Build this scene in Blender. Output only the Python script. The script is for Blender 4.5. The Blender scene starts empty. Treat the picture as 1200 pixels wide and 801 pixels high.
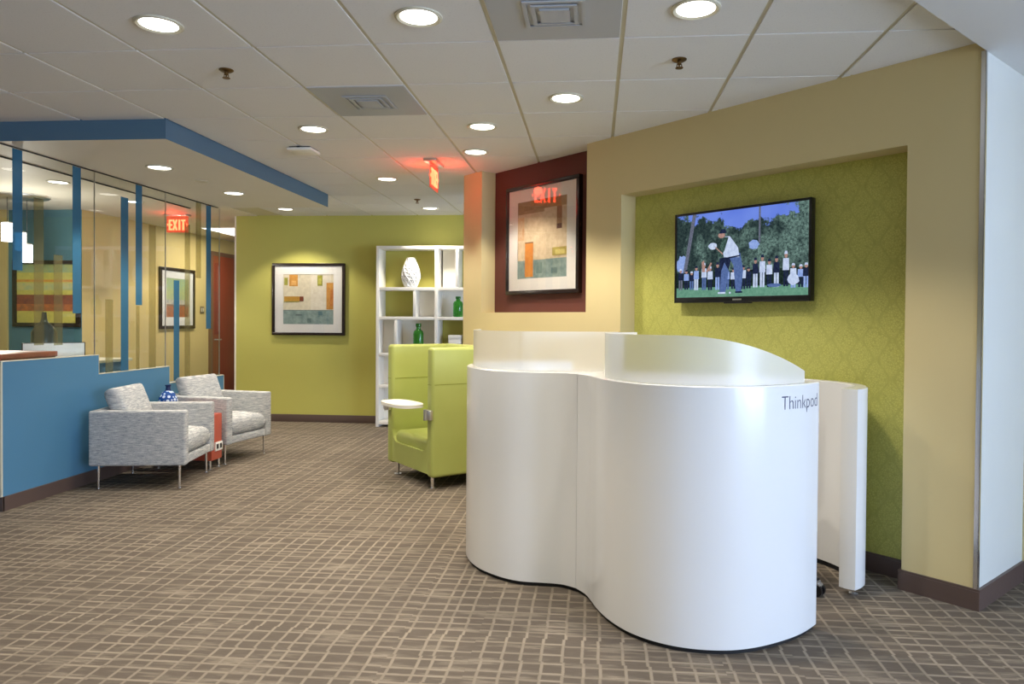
import bpy, bmesh, math, random
from mathutils import Matrix, Vector
random.seed(7)
C = bpy.context.scene.collection
PI = math.pi
R2 = math.sqrt(0.5)

# ------------------------------------------------------------------ materials
def lin(c):
    c = c / 255.0
    return c / 12.92 if c <= 0.04045 else ((c + 0.055) / 1.055) ** 2.4
def rgb(r, g, b): return (lin(r), lin(g), lin(b), 1.0)

def newmat(name):
    m = bpy.data.materials.new(name); m.use_nodes = True
    nt = m.node_tree; nt.nodes.clear()
    out = nt.nodes.new('ShaderNodeOutputMaterial')
    return m, nt, out
def N(nt, t, **kw):
    n = nt.nodes.new(t)
    for k, v in kw.items(): setattr(n, k, v)
    return n
def setin(nt, sock, v):
    if isinstance(v, bpy.types.NodeSocket): nt.links.new(v, sock)
    else: sock.default_value = v
def math_(nt, op, a, b=0.0, c=None):
    n = N(nt, 'ShaderNodeMath', operation=op)
    setin(nt, n.inputs[0], a); setin(nt, n.inputs[1], b)
    if c is not None: setin(nt, n.inputs[2], c)
    return n.outputs[0]
def mixc(nt, f, a, b):
    n = N(nt, 'ShaderNodeMix', data_type='RGBA')
    setin(nt, n.inputs[0], f); setin(nt, n.inputs[6], a); setin(nt, n.inputs[7], b)
    return n.outputs[2]
def coords(nt, scale=(1, 1, 1)):
    tc = N(nt, 'ShaderNodeTexCoord'); mp = N(nt, 'ShaderNodeMapping')
    mp.inputs['Scale'].default_value = scale
    nt.links.new(tc.outputs['Object'], mp.inputs['Vector'])
    return mp.outputs['Vector']
def noise(nt, vec, scale, detail=2.0, rough=0.5):
    n = N(nt, 'ShaderNodeTexNoise')
    nt.links.new(vec, n.inputs['Vector'])
    n.inputs['Scale'].default_value = scale; n.inputs['Detail'].default_value = detail
    n.inputs['Roughness'].default_value = rough
    return n.outputs['Fac']
def ramp01(nt, v, a, b):
    n = N(nt, 'ShaderNodeMapRange'); n.clamp = True
    setin(nt, n.inputs[0], v); n.inputs[1].default_value = a; n.inputs[2].default_value = b
    return n.outputs[0]
def principled(nt, out, col, rough=0.6, metal=0.0, spec=0.5, **kw):
    p = N(nt, 'ShaderNodeBsdfPrincipled')
    setin(nt, p.inputs['Base Color'], col); setin(nt, p.inputs['Roughness'], rough)
    p.inputs['Metallic'].default_value = metal
    p.inputs['Specular IOR Level'].default_value = spec
    for k, v in kw.items(): setin(nt, p.inputs[k.replace('_', ' ')], v)
    nt.links.new(p.outputs[0], out.inputs['Surface'])
    return p
def bump(nt, p, h, strength=0.3, dist=0.002):
    b = N(nt, 'ShaderNodeBump'); b.inputs['Strength'].default_value = strength
    b.inputs['Distance'].default_value = dist
    nt.links.new(h, b.inputs['Height']); nt.links.new(b.outputs[0], p.inputs['Normal'])

def paint(name, col, rough=0.55, var=0.03, spec=0.3):
    m, nt, out = newmat(name)
    v = coords(nt)
    f = noise(nt, v, 3.0, 3.0)
    dark = tuple(c * (1 - var) for c in col[:3]) + (1,)
    lite = tuple(min(1, c * (1 + var)) for c in col[:3]) + (1,)
    p = principled(nt, out, mixc(nt, f, dark, lite), rough, spec=spec)
    bump(nt, p, noise(nt, v, 350.0, 2.0), 0.08, 0.001)
    return m
def plain(name, col, rough=0.4, metal=0.0, spec=0.5, **kw):
    m, nt, out = newmat(name)
    v = coords(nt)
    f = noise(nt, v, 60.0, 2.0)
    r = math_(nt, 'MULTIPLY_ADD', f, 0.06, rough - 0.03)
    principled(nt, out, col, r, metal, spec, **kw)
    return m
def emit(name, col, s):
    m, nt, out = newmat(name)
    e = N(nt, 'ShaderNodeEmission'); e.inputs[0].default_value = col; e.inputs[1].default_value = s
    nt.links.new(e.outputs[0], out.inputs['Surface'])
    return m
def clear_glass(name, tint=(1, 1, 1, 1), gain=1.0, rough=0.0, ior=1.5):
    m, nt, out = newmat(name)
    t = N(nt, 'ShaderNodeBsdfTransparent'); t.inputs[0].default_value = tint
    g = N(nt, 'ShaderNodeBsdfGlossy'); g.inputs['Roughness'].default_value = rough
    fr = N(nt, 'ShaderNodeFresnel'); fr.inputs[0].default_value = ior
    geo = N(nt, 'ShaderNodeNewGeometry')
    f = math_(nt, 'MULTIPLY', fr.outputs[0], gain)
    f = math_(nt, 'MULTIPLY', f, math_(nt, 'SUBTRACT', 1.0, geo.outputs['Backfacing']))
    mx = N(nt, 'ShaderNodeMixShader')
    nt.links.new(f, mx.inputs[0]); nt.links.new(t.outputs[0], mx.inputs[1]); nt.links.new(g.outputs[0], mx.inputs[2])
    nt.links.new(mx.outputs[0], out.inputs['Surface'])
    return m
def film(name, col, alpha, tintc=None):
    m, nt, out = newmat(name)
    t = N(nt, 'ShaderNodeBsdfTransparent')
    d = N(nt, 'ShaderNodeBsdfPrincipled'); d.inputs['Base Color'].default_value = col; d.inputs['Roughness'].default_value = 0.25
    tint = N(nt, 'ShaderNodeBsdfTransparent'); tint.inputs[0].default_value = tintc or tuple(min(1, c * 1.6 + .05) for c in col[:3]) + (1,)
    mx = N(nt, 'ShaderNodeMixShader'); mx.inputs[0].default_value = alpha
    nt.links.new(tint.outputs[0], mx.inputs[1]); nt.links.new(d.outputs[0], mx.inputs[2])
    nt.links.new(mx.outputs[0], out.inputs['Surface'])
    return m

def carpet_mat():
    m, nt, out = newmat('carpet')
    v = coords(nt)
    s = N(nt, 'ShaderNodeSeparateXYZ'); nt.links.new(v, s.inputs[0])
    x, y = s.outputs[0], s.outputs[1]
    fine = noise(nt, coords(nt, (16, 230, 1)), 1.0, 3.0, 0.7)
    wob = noise(nt, coords(nt, (1.6, 9, 1)), 1.0, 2.0)
    def vor(val, cell, rnd, feature, seed=0.0):
        vo = N(nt, 'ShaderNodeTexVoronoi', voronoi_dimensions='1D', feature=feature)
        nt.links.new(math_(nt, 'MULTIPLY_ADD', val, 1.0 / cell, seed), vo.inputs['W'])
        vo.inputs['Scale'].default_value = 1.0; vo.inputs['Randomness'].default_value = rnd
        return vo
    def rnd_of(vo, ch=0):
        sp = N(nt, 'ShaderNodeSeparateXYZ'); nt.links.new(vo.outputs['Color'], sp.inputs[0]); return sp.outputs[ch]
    # woven bands: each band shifts the columns, each column group shifts the rows
    rb = rnd_of(vor(y, 0.21, 0.9, 'F1', 5.1))
    cb = rnd_of(vor(x, 0.34, 0.9, 'F1', 2.3))
    xs = math_(nt, 'ADD', math_(nt, 'MULTIPLY_ADD', rb, 0.009, x), math_(nt, 'MULTIPLY', math_(nt, 'SUBTRACT', wob, .5), 0.010))
    ys = math_(nt, 'MULTIPLY_ADD', cb, 0.022, y)
    dx = vor(xs, 0.086, 0.80, 'DISTANCE_TO_EDGE', 11.3).outputs['Distance']
    dy = vor(ys, 0.080, 1.0, 'DISTANCE_TO_EDGE', 3.7).outputs['Distance']
    cx = rnd_of(vor(xs, 0.086, 0.80, 'F1', 11.3), 1); cy = rnd_of(vor(ys, 0.080, 1.0, 'F1', 3.7), 1)
    lx = ramp01(nt, math_(nt, 'MULTIPLY_ADD', math_(nt, 'SUBTRACT', fine, .5), .10, dx), 0.098, 0.050)
    ly = ramp01(nt, math_(nt, 'MULTIPLY_ADD', math_(nt, 'SUBTRACT', fine, .5), .20, dy), 0.125, 0.050)
    patch = ramp01(nt, noise(nt, coords(nt, (2.6, 5.0, 1)), 1.0, 2.0, 0.6), 0.36, 0.64)
    lx = math_(nt, 'MULTIPLY', lx, math_(nt, 'MULTIPLY_ADD', cy, 0.45, 0.42))
    ly = math_(nt, 'MULTIPLY', ly, math_(nt, 'MULTIPLY_ADD', cx, 0.55, 0.35))
    line = math_(nt, 'MAXIMUM', lx, ly)
    # long light streaks that fill some of the cells
    sm = ramp01(nt, noise(nt, coords(nt, (3.2, 22, 1)), 1.0, 2.0, 0.6), 0.50, 0.66)
    st = math_(nt, 'MULTIPLY', math_(nt, 'MULTIPLY', sm, ramp01(nt, fine, 0.30, 0.62)), math_(nt, 'MULTIPLY_ADD', patch, 0.60, 0.35))
    line = math_(nt, 'MAXIMUM', line, st)
    grain = noise(nt, v, 420.0, 2.0)
    col = mixc(nt, line, rgb(99, 90, 80), rgb(163, 151, 133))
    col = mixc(nt, math_(nt, 'MULTIPLY', ramp01(nt, fine, .45, .75), 0.18), col, rgb(150, 140, 126))
    col = mixc(nt, math_(nt, 'MULTIPLY', grain, 0.30), col, rgb(82, 76, 70))
    p = principled(nt, out, col, 0.95, spec=0.1)
    bump(nt, p, math_(nt, 'ADD', grain, line), 0.35, 0.003)
    return m

def wallpaper_mat():
    m, nt, out = newmat('ogee_wallpaper')
    v = coords(nt)
    s = N(nt, 'ShaderNodeSeparateXYZ'); nt.links.new(v, s.inputs[0])
    u = math_(nt, 'MULTIPLY', s.outputs[0], PI / 0.088)
    w = math_(nt, 'MULTIPLY', s.outputs[2], 2 * PI / 0.215)
    g = math_(nt, 'SUBTRACT', math_(nt, 'SINE', u), math_(nt, 'MULTIPLY', math_(nt, 'COSINE', w), 0.85))
    ln = ramp01(nt, math_(nt, 'ABSOLUTE', g), 0.34, 0.06)
    sp = N(nt, 'ShaderNodeTexVoronoi', feature='DISTANCE_TO_EDGE')
    nt.links.new(coords(nt, (1, 1, 1)), sp.inputs['Vector']); sp.inputs['Scale'].default_value = 85.0
    sw = ramp01(nt, sp.outputs['Distance'], 0.16, 0.05)
    f = math_(nt, 'MAXIMUM', math_(nt, 'MULTIPLY', ln, 0.50), math_(nt, 'MULTIPLY', sw, 0.55))
    f = math_(nt, 'MULTIPLY', f, math_(nt, 'MULTIPLY_ADD', noise(nt, v, 30, 3), 0.9, 0.35))
    col = mixc(nt, f, rgb(192, 192, 104), rgb(146, 145, 72))
    p = principled(nt, out, col, 0.5, spec=0.35)
    bump(nt, p, f, 0.15, 0.001)
    return m

def tweed_mat():
    m, nt, out = newmat('grey_tweed')
    a = noise(nt, coords(nt, (15, 15, 200)), 1.0, 3.0, 0.65)
    b = noise(nt, coords(nt, (1, 1, 1)), 160.0, 2.0)
    f = ramp01(nt, math_(nt, 'ADD', math_(nt, 'MULTIPLY', a, 0.8), math_(nt, 'MULTIPLY', b, 0.25)), 0.38, 0.68)
    p = principled(nt, out, mixc(nt, f, rgb(134, 140, 148), rgb(220, 219, 214)), 0.9, spec=0.15)
    bump(nt, p, f, 0.3, 0.002)
    return m
def tile_mat(name='ceiling_tile'):
    m, nt, out = newmat(name)
    v = coords(nt)
    a = noise(nt, v, 95.0, 3.0, 0.7)
    f = ramp01(nt, a, 0.58, 0.72)
    p = principled(nt, out, mixc(nt, math_(nt, 'MULTIPLY', f, 0.32), rgb(230, 230, 228), rgb(176, 175, 172)), 0.9, spec=0.1)
    bump(nt, p, math_(nt, 'SUBTRACT', 1.0, f), 0.25, 0.002)
    return m
def wood_mat(name, c1, c2, axis=(30, 30, 1.5), rough=0.35):
    m, nt, out = newmat(name)
    a = noise(nt, coords(nt, axis), 1.0, 4.0, 0.6)
    principled(nt, out, mixc(nt, a, c1, c2), rough)
    return m
def mottled(name, c1, c2, scale=14.0, rough=0.7):
    m, nt, out = newmat(name)
    a = ramp01(nt, noise(nt, coords(nt), scale, 4.0, 0.65), 0.35, 0.65)
    principled(nt, out, mixc(nt, a, c1, c2), rough, spec=0.2)
    return m
def mottled_emit(name, c1, c2, scale, s=1.0):
    m, nt, out = newmat(name)
    a = ramp01(nt, noise(nt, coords(nt), scale, 4.0, 0.7), 0.35, 0.65)
    e = N(nt, 'ShaderNodeEmission'); e.inputs[1].default_value = s
    nt.links.new(mixc(nt, a, c1, c2), e.inputs[0]); nt.links.new(e.outputs[0], out.inputs['Surface'])
    return m
def leather_mat():
    m, nt, out = newmat('lime_leather')
    v = coords(nt)
    f = noise(nt, v, 5.0, 2.0)
    p = principled(nt, out, mixc(nt, f, rgb(168, 177, 94), rgb(178, 187, 106)), 0.42, spec=0.45)
    bump(nt, p, noise(nt, v, 240.0, 2.0), 0.12, 0.001)
    return m
def acrylic_mat():
    m, nt, out = newmat('frosted_acrylic')
    v = coords(nt)
    d = N(nt, 'ShaderNodeBsdfDiffuse'); d.inputs['Color'].default_value = rgb(240, 241, 238)
    r = N(nt, 'ShaderNodeBsdfRefraction'); r.inputs['Roughness'].default_value = 0.35; r.inputs['IOR'].default_value = 1.15
    r.inputs['Color'].default_value = (0.98, 0.98, 0.97, 1)
    g = N(nt, 'ShaderNodeBsdfGlossy'); g.inputs['Roughness'].default_value = 0.30
    fr = N(nt, 'ShaderNodeFresnel'); fr.inputs[0].default_value = 1.5
    m2 = N(nt, 'ShaderNodeMixShader')
    setin(nt, m2.inputs[0], math_(nt, 'MULTIPLY_ADD', noise(nt, v, 40, 2), 0.04, 0.42))
    nt.links.new(d.outputs[0], m2.inputs[1]); nt.links.new(r.outputs[0], m2.inputs[2])
    m3 = N(nt, 'ShaderNodeMixShader'); nt.links.new(fr.outputs[0], m3.inputs[0])
    nt.links.new(m2.outputs[0], m3.inputs[1]); nt.links.new(g.outputs[0], m3.inputs[2])
    # inside the sheet there is nothing to scatter: light just leaves through the far face
    geo = N(nt, 'ShaderNodeNewGeometry'); tr = N(nt, 'ShaderNodeBsdfTransparent')
    m4 = N(nt, 'ShaderNodeMixShader'); nt.links.new(geo.outputs['Backfacing'], m4.inputs[0])
    nt.links.new(m3.outputs[0], m4.inputs[1]); nt.links.new(tr.outputs[0], m4.inputs[2])
    nt.links.new(m4.outputs[0], out.inputs['Surface'])
    return m

M = {}
M['carpet'] = carpet_mat()
M['wallpaper'] = wallpaper_mat()
M['tweed'] = tweed_mat()
M['tile'] = tile_mat()
M['leather'] = leather_mat()
M['acrylic'] = acrylic_mat()
M['grid'] = plain('ceiling_grid_metal', rgb(205, 200, 178), 0.5)
M['gyp'] = paint('white_ceiling_paint', rgb(226, 221, 208))
M['tan'] = paint('tan_wall_paint', rgb(210, 194, 146))
M['corridor'] = paint('corridor_tan_paint', rgb(206, 184, 122))
M['green'] = paint('olive_green_paint', rgb(184, 180, 94))
M['brown'] = paint('maroon_brown_paint', rgb(96, 56, 50))
M['teal'] = paint('teal_wall_paint', rgb(78, 122, 135))
M['blue'] = paint('blue_wall_paint', rgb(80, 128, 160), 0.4)
M['navy'] = paint('soffit_blue_paint', rgb(84, 114, 136), 0.5)
M['offwhite'] = paint('off_white_wall_paint', rgb(204, 207, 203))
M['base'] = plain('brown_vinyl_base', rgb(88, 72, 66), 0.4)
M['steel'] = plain('brushed_steel', rgb(214, 214, 214), 0.32, 1.0)
M['chrome'] = plain('chrome', rgb(236, 237, 240), 0.2, 1.0)
M['white_gloss'] = plain('white_laminate', rgb(225, 226, 226), 0.22, spec=0.5, Coat_Weight=0.35, Coat_Roughness=0.14)
M['white'] = plain('white_shelf_lacquer', rgb(238, 236, 228), 0.35)
M['black'] = plain('black_plastic', rgb(18, 18, 20), 0.3)
M['black_matte'] = plain('black_rubber', rgb(14, 14, 15), 0.7)
M['frame'] = plain('espresso_frame', rgb(38, 28, 25), 0.25)
M['matboard'] = plain('white_matboard', rgb(232, 229, 222), 0.8)
M['orange'] = plain('orange_red_lacquer', rgb(188, 88, 66), 0.4)
M['door'] = wood_mat('cherry_door', rgb(120, 52, 34), rgb(150, 74, 48))
M['wood'] = wood_mat('cherry_counter', rgb(140, 70, 50), rgb(176, 100, 74), (2, 30, 30))
M['lens'] = emit('lit_lamp_lens', (1.0, 0.96, 0.88, 1), 5.0)
M['pendant'] = emit('lit_pendant_glass', (1.0, 0.97, 0.92, 1), 6.0)
M['troffer'] = emit('lit_troffer_lens', (1.0, 0.97, 0.9, 1), 4.0)
M['exit'] = emit('lit_exit_letters', (1.0, 0.05, 0.02, 1), 14.0)
M['exit_panel'] = None
M['glass'] = clear_glass('clear_glass', (0.97, 0.985, 0.975, 1), 1.3)
M['glazing'] = clear_glass('picture_glazing', (0.99, 0.99, 0.99, 1), 1.6)
M['green_glass'] = None
M['filmblue'] = film('blue_film', rgb(60, 118, 150), 0.66)
M['filmtan'] = film('tan_film', rgb(160, 152, 116), 0.16, (0.80, 0.78, 0.64, 1))
M['brass'] = plain('aged_brass', rgb(120, 96, 62), 0.35, 1.0)

def coloured_glass(name, col, rough=0.03, trans=0.85):
    m, nt, out = newmat(name)
    principled(nt, out, col, rough, Transmission_Weight=trans, IOR=1.45)
    return m
M['green_glass'] = coloured_glass('green_bottle_glass', rgb(70, 170, 60), 0.05, 0.75)
M['dark_glass'] = coloured_glass('smoked_vase_glass', rgb(70, 84, 92), 0.05, 0.6)
m, nt, out = newmat('red_tinted_acrylic')
t = N(nt, 'ShaderNodeBsdfTransparent'); t.inputs[0].default_value = (0.95, 0.80, 0.74, 1)
e = N(nt, 'ShaderNodeEmission'); e.inputs[0].default_value = (1, .10, .05, 1); e.inputs[1].default_value = 1.1
mx = N(nt, 'ShaderNodeMixShader'); mx.inputs[0].default_value = 0.45
nt.links.new(t.outputs[0], mx.inputs[1]); nt.links.new(e.outputs[0], mx.inputs[2]); nt.links.new(mx.outputs[0], out.inputs['Surface'])
M['exit_panel'] = m
# dotted blue ceramic
m, nt, out = newmat('blue_dotted_ceramic')
vo = N(nt, 'ShaderNodeTexVoronoi', feature='F1'); nt.links.new(coords(nt), vo.inputs['Vector']); vo.inputs['Scale'].default_value = 28.0
vo.inputs['Randomness'].default_value = 0.5
f = ramp01(nt, vo.outputs['Distance'], 0.42, 0.34)
principled(nt, out, mixc(nt, f, rgb(28, 74, 150), rgb(196, 214, 240)), 0.1)
M['vase_blue'] = m

# ------------------------------------------------------------------ mesh helpers
class MB:
    def __init__(s): s.bm = bmesh.new()
    def _mi(s, faces, mi, smooth):
        for f in faces: f.material_index = mi; f.smooth = smooth
    def poly(s, pts, mi=0, smooth=False):
        vs = [s.bm.verts.new(p) for p in pts]
        f = s.bm.faces.new(vs); f.material_index = mi; f.smooth = smooth
        return f
    def box(s, a, b, mi=0, bev=0.0, seg=2, M4=None):
        x0, y0, z0 = (min(a[i], b[i]) for i in range(3)); x1, y1, z1 = (max(a[i], b[i]) for i in range(3))
        r = bmesh.ops.create_cube(s.bm, size=1.0)
        vs = r['verts']
        for v in vs:
            v.co = Vector((x0 + (v.co.x + .5) * (x1 - x0), y0 + (v.co.y + .5) * (y1 - y0), z0 + (v.co.z + .5) * (z1 - z0)))
        es = list({e for v in vs for e in v.link_edges}); fs = list({f for v in vs for f in v.link_faces})
        if bev > 0:
            res = bmesh.ops.bevel(s.bm, geom=es, offset=bev, segments=seg, profile=0.5, affect='EDGES')
            vs = list({v for f in res['faces'] for v in f.verts} | {v for v in vs if v.is_valid})
            fs = list({f for v in vs for f in v.link_faces})
        s._mi(fs, mi, bev > 0)
        if M4 is not None:
            for v in {v for f in fs for v in f.verts}: v.co = M4 @ v.co
        return fs
    def tube(s, pts, r, mi=0, n=12, cap=True, radii=None):
        pts = [Vector(p) for p in pts]; rings = []
        for i, p in enumerate(pts):
            if i == 0: d = pts[1] - p
            elif i == len(pts) - 1: d = p - pts[i - 1]
            else: d = (pts[i + 1] - p).normalized() + (p - pts[i - 1]).normalized()
            d.normalize()
            a = d.orthogonal().normalized() if i == 0 else (prev - d * prev.dot(d)).normalized()
            prev = a; b = d.cross(a)
            rr = radii[i] if radii else r
            rings.append([s.bm.verts.new(p + (a * math.cos(2 * PI * k / n) + b * math.sin(2 * PI * k / n)) * rr) for k in range(n)])
        for i in range(len(rings) - 1):
            for k in range(n):
                f = s.bm.faces.new((rings[i][k], rings[i][(k + 1) % n], rings[i + 1][(k + 1) % n], rings[i + 1][k]))
                f.material_index = mi; f.smooth = True
        if cap:
            f = s.bm.faces.new(rings[0][::-1]); f.material_index = mi
            f = s.bm.faces.new(rings[-1]); f.material_index = mi
    def lathe(s, prof, c=(0, 0, 0), mi=0, n=28, cap0=True, cap1=True):
        rings = []
        for r, z in prof:
            rings.append([s.bm.verts.new((c[0] + r * math.cos(2 * PI * k / n), c[1] + r * math.sin(2 * PI * k / n), c[2] + z)) for k in range(n)])
        for i in range(len(rings) - 1):
            for k in range(n):
                f = s.bm.faces.new((rings[i][k], rings[i][(k + 1) % n], rings[i + 1][(k + 1) % n], rings[i + 1][k]))
                f.material_index = mi; f.smooth = True
        if cap0: f = s.bm.faces.new(rings[0][::-1]); f.material_index = mi
        if cap1: f = s.bm.faces.new(rings[-1]); f.material_index = mi
    def prism(s, poly, lo, hi, axis='z', mi=0, smooth_side=False):
        def P(a, b, h):
            return {'z': (a, b, h), 'x': (h, a, b), 'y': (a, h, b)}[axis]
        A = [s.bm.verts.new(P(a, b, lo)) for a, b in poly]; B = [s.bm.verts.new(P(a, b, hi)) for a, b in poly]
        n = len(poly); fs = [s.bm.faces.new(A[::-1]), s.bm.faces.new(B)]
        for i in range(n):
            f = s.bm.faces.new((A[i], A[(i + 1) % n], B[(i + 1) % n], B[i])); f.smooth = smooth_side; fs.append(f)
        for f in fs: f.material_index = mi
        return fs
    def bevel_all(s, off, seg=3, ang=0.5):
        es = [e for e in s.bm.edges if len(e.link_faces) == 2 and e.calc_face_angle(0) > ang]
        bmesh.ops.bevel(s.bm, geom=es, offset=off, segments=seg, profile=0.5, affect='EDGES')
        for f in s.bm.faces: f.smooth = True
    def build(s, name, mats, parent=None, loc=None, rotz=None, fix=True):
        if fix: bmesh.ops.recalc_face_normals(s.bm, faces=s.bm.faces)
        me = bpy.data.meshes.new(name); s.bm.to_mesh(me); s.bm.free()
        for mm in (mats if isinstance(mats, (list, tuple)) else [mats]): me.materials.append(mm)
        if hasattr(me, 'set_sharp_from_angle'): me.set_sharp_from_angle(angle=math.radians(40))
        o = bpy.data.objects.new(name, me); C.objects.link(o)
        if parent is not None: o.parent = parent
        if loc is not None: o.location = loc
        if rotz is not None: o.rotation_euler = (0, 0, rotz)
        return o
def tag(o, label=None, cat=None, group=None, kind=None):
    if label: o['label'] = label
    if cat: o['category'] = cat
    if group: o['group'] = group
    if kind: o['kind'] = kind
    return o
def thing(name, label, cat, loc=(0, 0, 0), rotz=0.0, group=None):
    o = bpy.data.objects.new(name, None); C.objects.link(o)
    o.empty_display_size = 0.1
    o.location = loc; o.rotation_euler = (0, 0, rotz)
    return tag(o, label, cat, group)
def struct(o): o['kind'] = 'structure'; return o
def dup(root, loc, rotz, label, group=None):
    r = root.copy(); C.objects.link(r); r.location = loc; r.rotation_euler = (0, 0, rotz)
    r['label'] = label
    if group: r['group'] = group
    for ch in list(root.children):
        c = ch.copy(); C.objects.link(c); c.parent = r
        for g in list(ch.children):
            d = g.copy(); C.objects.link(d); d.parent = c
    return r

# ------------------------------------------------------------------ camera (fitted to the photograph)
F_, CX, CY, PT, RL, YW = 842.16, 623.99, 385.76, 0.0143, 0.0076, -0.0863
HC = 1.3902
def cam_rot(p, r, y):
    R0 = Matrix(((math.cos(y), -math.sin(y), 0), (0, 0, -1), (math.sin(y), math.cos(y), 0)))
    Rx = Matrix(((1, 0, 0), (0, math.cos(p), -math.sin(p)), (0, math.sin(p), math.cos(p))))
    Rz = Matrix(((math.cos(r), -math.sin(r), 0), (math.sin(r), math.cos(r), 0), (0, 0, 1)))
    return Rz @ Rx @ R0
W2C = cam_rot(PT, RL, YW)                    # rows: right, down, forward
cd = bpy.data.cameras.new('camera'); cam = bpy.data.objects.new('camera', cd); C.objects.link(cam)
B = Matrix((W2C[0], -W2C[1], -W2C[2])).transposed()
cam.matrix_world = Matrix.Translation((0, 0, HC)) @ B.to_4x4()
cd.sensor_fit = 'HORIZONTAL'; cd.sensor_width = 36.0; cd.lens = 36.0 * F_ / 1200.0
cd.shift_x = (600.0 - CX) / 1200.0; cd.shift_y = (CY - 400.5) / 1200.0
cd.clip_start = 0.05
bpy.context.scene.camera = cam

# ------------------------------------------------------------------ dimensions
CZ = 2.7367                                  # ceiling tile face
T = 0.6096; GX, GY = -2.9294, 3.4772         # ceiling grid origin
YB = 9.258                                   # olive back wall
XG = -4.172                                  # glass partition face
C0 = Vector((1.852, 3.6265, 0)); RW = -PI / 4  # outer corner and heading of the diagonal tan wall
def wall_pt(u, n, z): return (C0.x - u * R2 + n * R2, C0.y + u * R2 + n * R2, z)

# ------------------------------------------------------------------ the shell
b = MB(); b.box((-10, -4, -0.1), (6, 14.5, 0)); struct(b.build('floor', M['carpet']))
# tiled ceiling
b = MB()
g2 = 0.011
hdr_c = C0.x - C0.y                            # drywall header region: x - y > hdr_c
for i in range(-3, 13):
    for j in range(-12, 10):
        x0, x1 = GX + i * T + g2, GX + (i + 1) * T - g2
        y0, y1 = GY + j * T + g2 * .6, GY + (j + 1) * T - g2 * .6
        if x0 < -4.55: continue
        b.box((x0, y0, CZ), (x1, y1, CZ + 0.02))
struct(b.build('ceiling', M['tile']))
b = MB(); b.box((-4.5, -4, CZ + 0.007), (6, 14.5, CZ + 0.06)); struct(b.build('ceiling', M['grid']))
b = MB(); b.box((-10, -4, CZ), (-4.5, 14.5, CZ + 0.06)); struct(b.build('ceiling', M['gyp']))
# drywall header at the right, a little lower than the tiles
b = MB()
b.prism([(C0.x + 1.2, C0.y + 1.2), (C0.x, C0.y), (C0.x - 6.5, C0.y - 6.5), (6, -4.0), (6, C0.y + 1.2)], 2.690, CZ + 0.005)
struct(b.build('ceiling', plain('cool_white_ceiling_paint', rgb(222, 224, 226), 0.7)))
# blue soffit
b = MB()
b.box((-4.505, 4.690, 2.601), (-2.930, 7.690, CZ + 0.02))
so = b.build('soffit', [M['gyp'], M['navy']])
for p in so.data.polygons:
    if abs(p.normal.z) < 0.5: p.material_index = 1
struct(so); so.name = 'trim_1'
# olive back wall and its end
b = MB(); b.box((-4.79, YB, 0), (0.6, YB + 0.14, CZ + 0.02)); struct(b.build('wall_back', M['green']))
b = MB(); b.box((-4.80, YB - 0.012, 0), (0.3, YB, 0.100), bev=0.003); struct(b.build('baseboard_back', M['base']))
b = MB(); b.box((-4.815, YB + 0.002, 0), (-4.79, YB + 0.14, CZ + 0.01)); struct(b.build('trim_2', M['gyp']))
# diagonal tan wall: pieces around the two recesses (local x runs to the right along the wall, y goes into it)
D = 0.155; TH = 0.66
b = MB()
Z1 = CZ + 0.01
for (ua, ub, n0, z0, z1) in [(0, .354, 0, 0, Z1), (.354, 2.357, 0, 2.303, Z1), (2.357, 2.718, 0, 0, Z1), (2.718, 4.086, 0, 0, 1.447), (4.086, 4.374, 0, 0, Z1)]:
    b.box((-ub, n0, z0), (-ua, D, z1))
b.box((-4.374, D + .012, 0), (0, TH, Z1))
for (ua, ub) in [(0, .354), (2.357, 2.718), (4.086, 4.374)]: b.box((-ub, D, 0), (-ua, D + .012, Z1))
b.box((-4.086, D, 0), (-2.718, D + .012, 1.447)); b.box((-2.357, D, 2.303), (-.354, D + .012, Z1))
tw = b.build('wall_right', [M['tan'], M['offwhite']], loc=C0, rotz=RW)
for p in tw.data.polygons:
    if p.normal.x > 0.9 and p.center.x > -0.01: p.material_index = 1
struct(tw)
b = MB(); b.box((-2.357, D, 0), (-.354, D + .012, 2.303)); struct(b.build('wall_recess', M['wallpaper'], loc=C0, rotz=RW))
b = MB(); b.box((-4.086, D, 1.447), (-2.718, D + .012, Z1)); struct(b.build('wall_niche', M['brown'], loc=C0, rotz=RW))
b = MB()
for (xa, xb, ya, yb) in [(-.366, .014, -.014, 0), (0, .014, -.002, TH), (-.366, -.354, 0, D), (-2.357, -.354, D - .014, D), (-4.374, -2.345, -.014, 0), (-2.357, -2.343, 0, D)]:
    b.box((xa, ya, 0), (xb, yb, 0.092)); b.box((xa - .0, ya + .004, 0.092), (xb, yb, 0.103))
struct(b.build('baseboard_right', M['base'], loc=C0, rotz=RW))
b = MB()
b.box((-.018, -.004, .103), (.004, 0, 2.69)); b.box((0, -.004, .103), (.004, .014, 2.69))
struct(b.build('trim_3', M['chrome'], loc=C0, rotz=RW))
# wall beyond the outer corner
b = MB(); b.box((-.1, TH, 0), (4.2, TH + .12, 2.72)); struct(b.build('wall_corner', M['tan'], loc=C0, rotz=RW))
b = MB(); b.box((.014, TH - .014, 0), (4.2, TH, .103)); struct(b.build('baseboard_corner', M['base'], loc=C0, rotz=RW))
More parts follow.
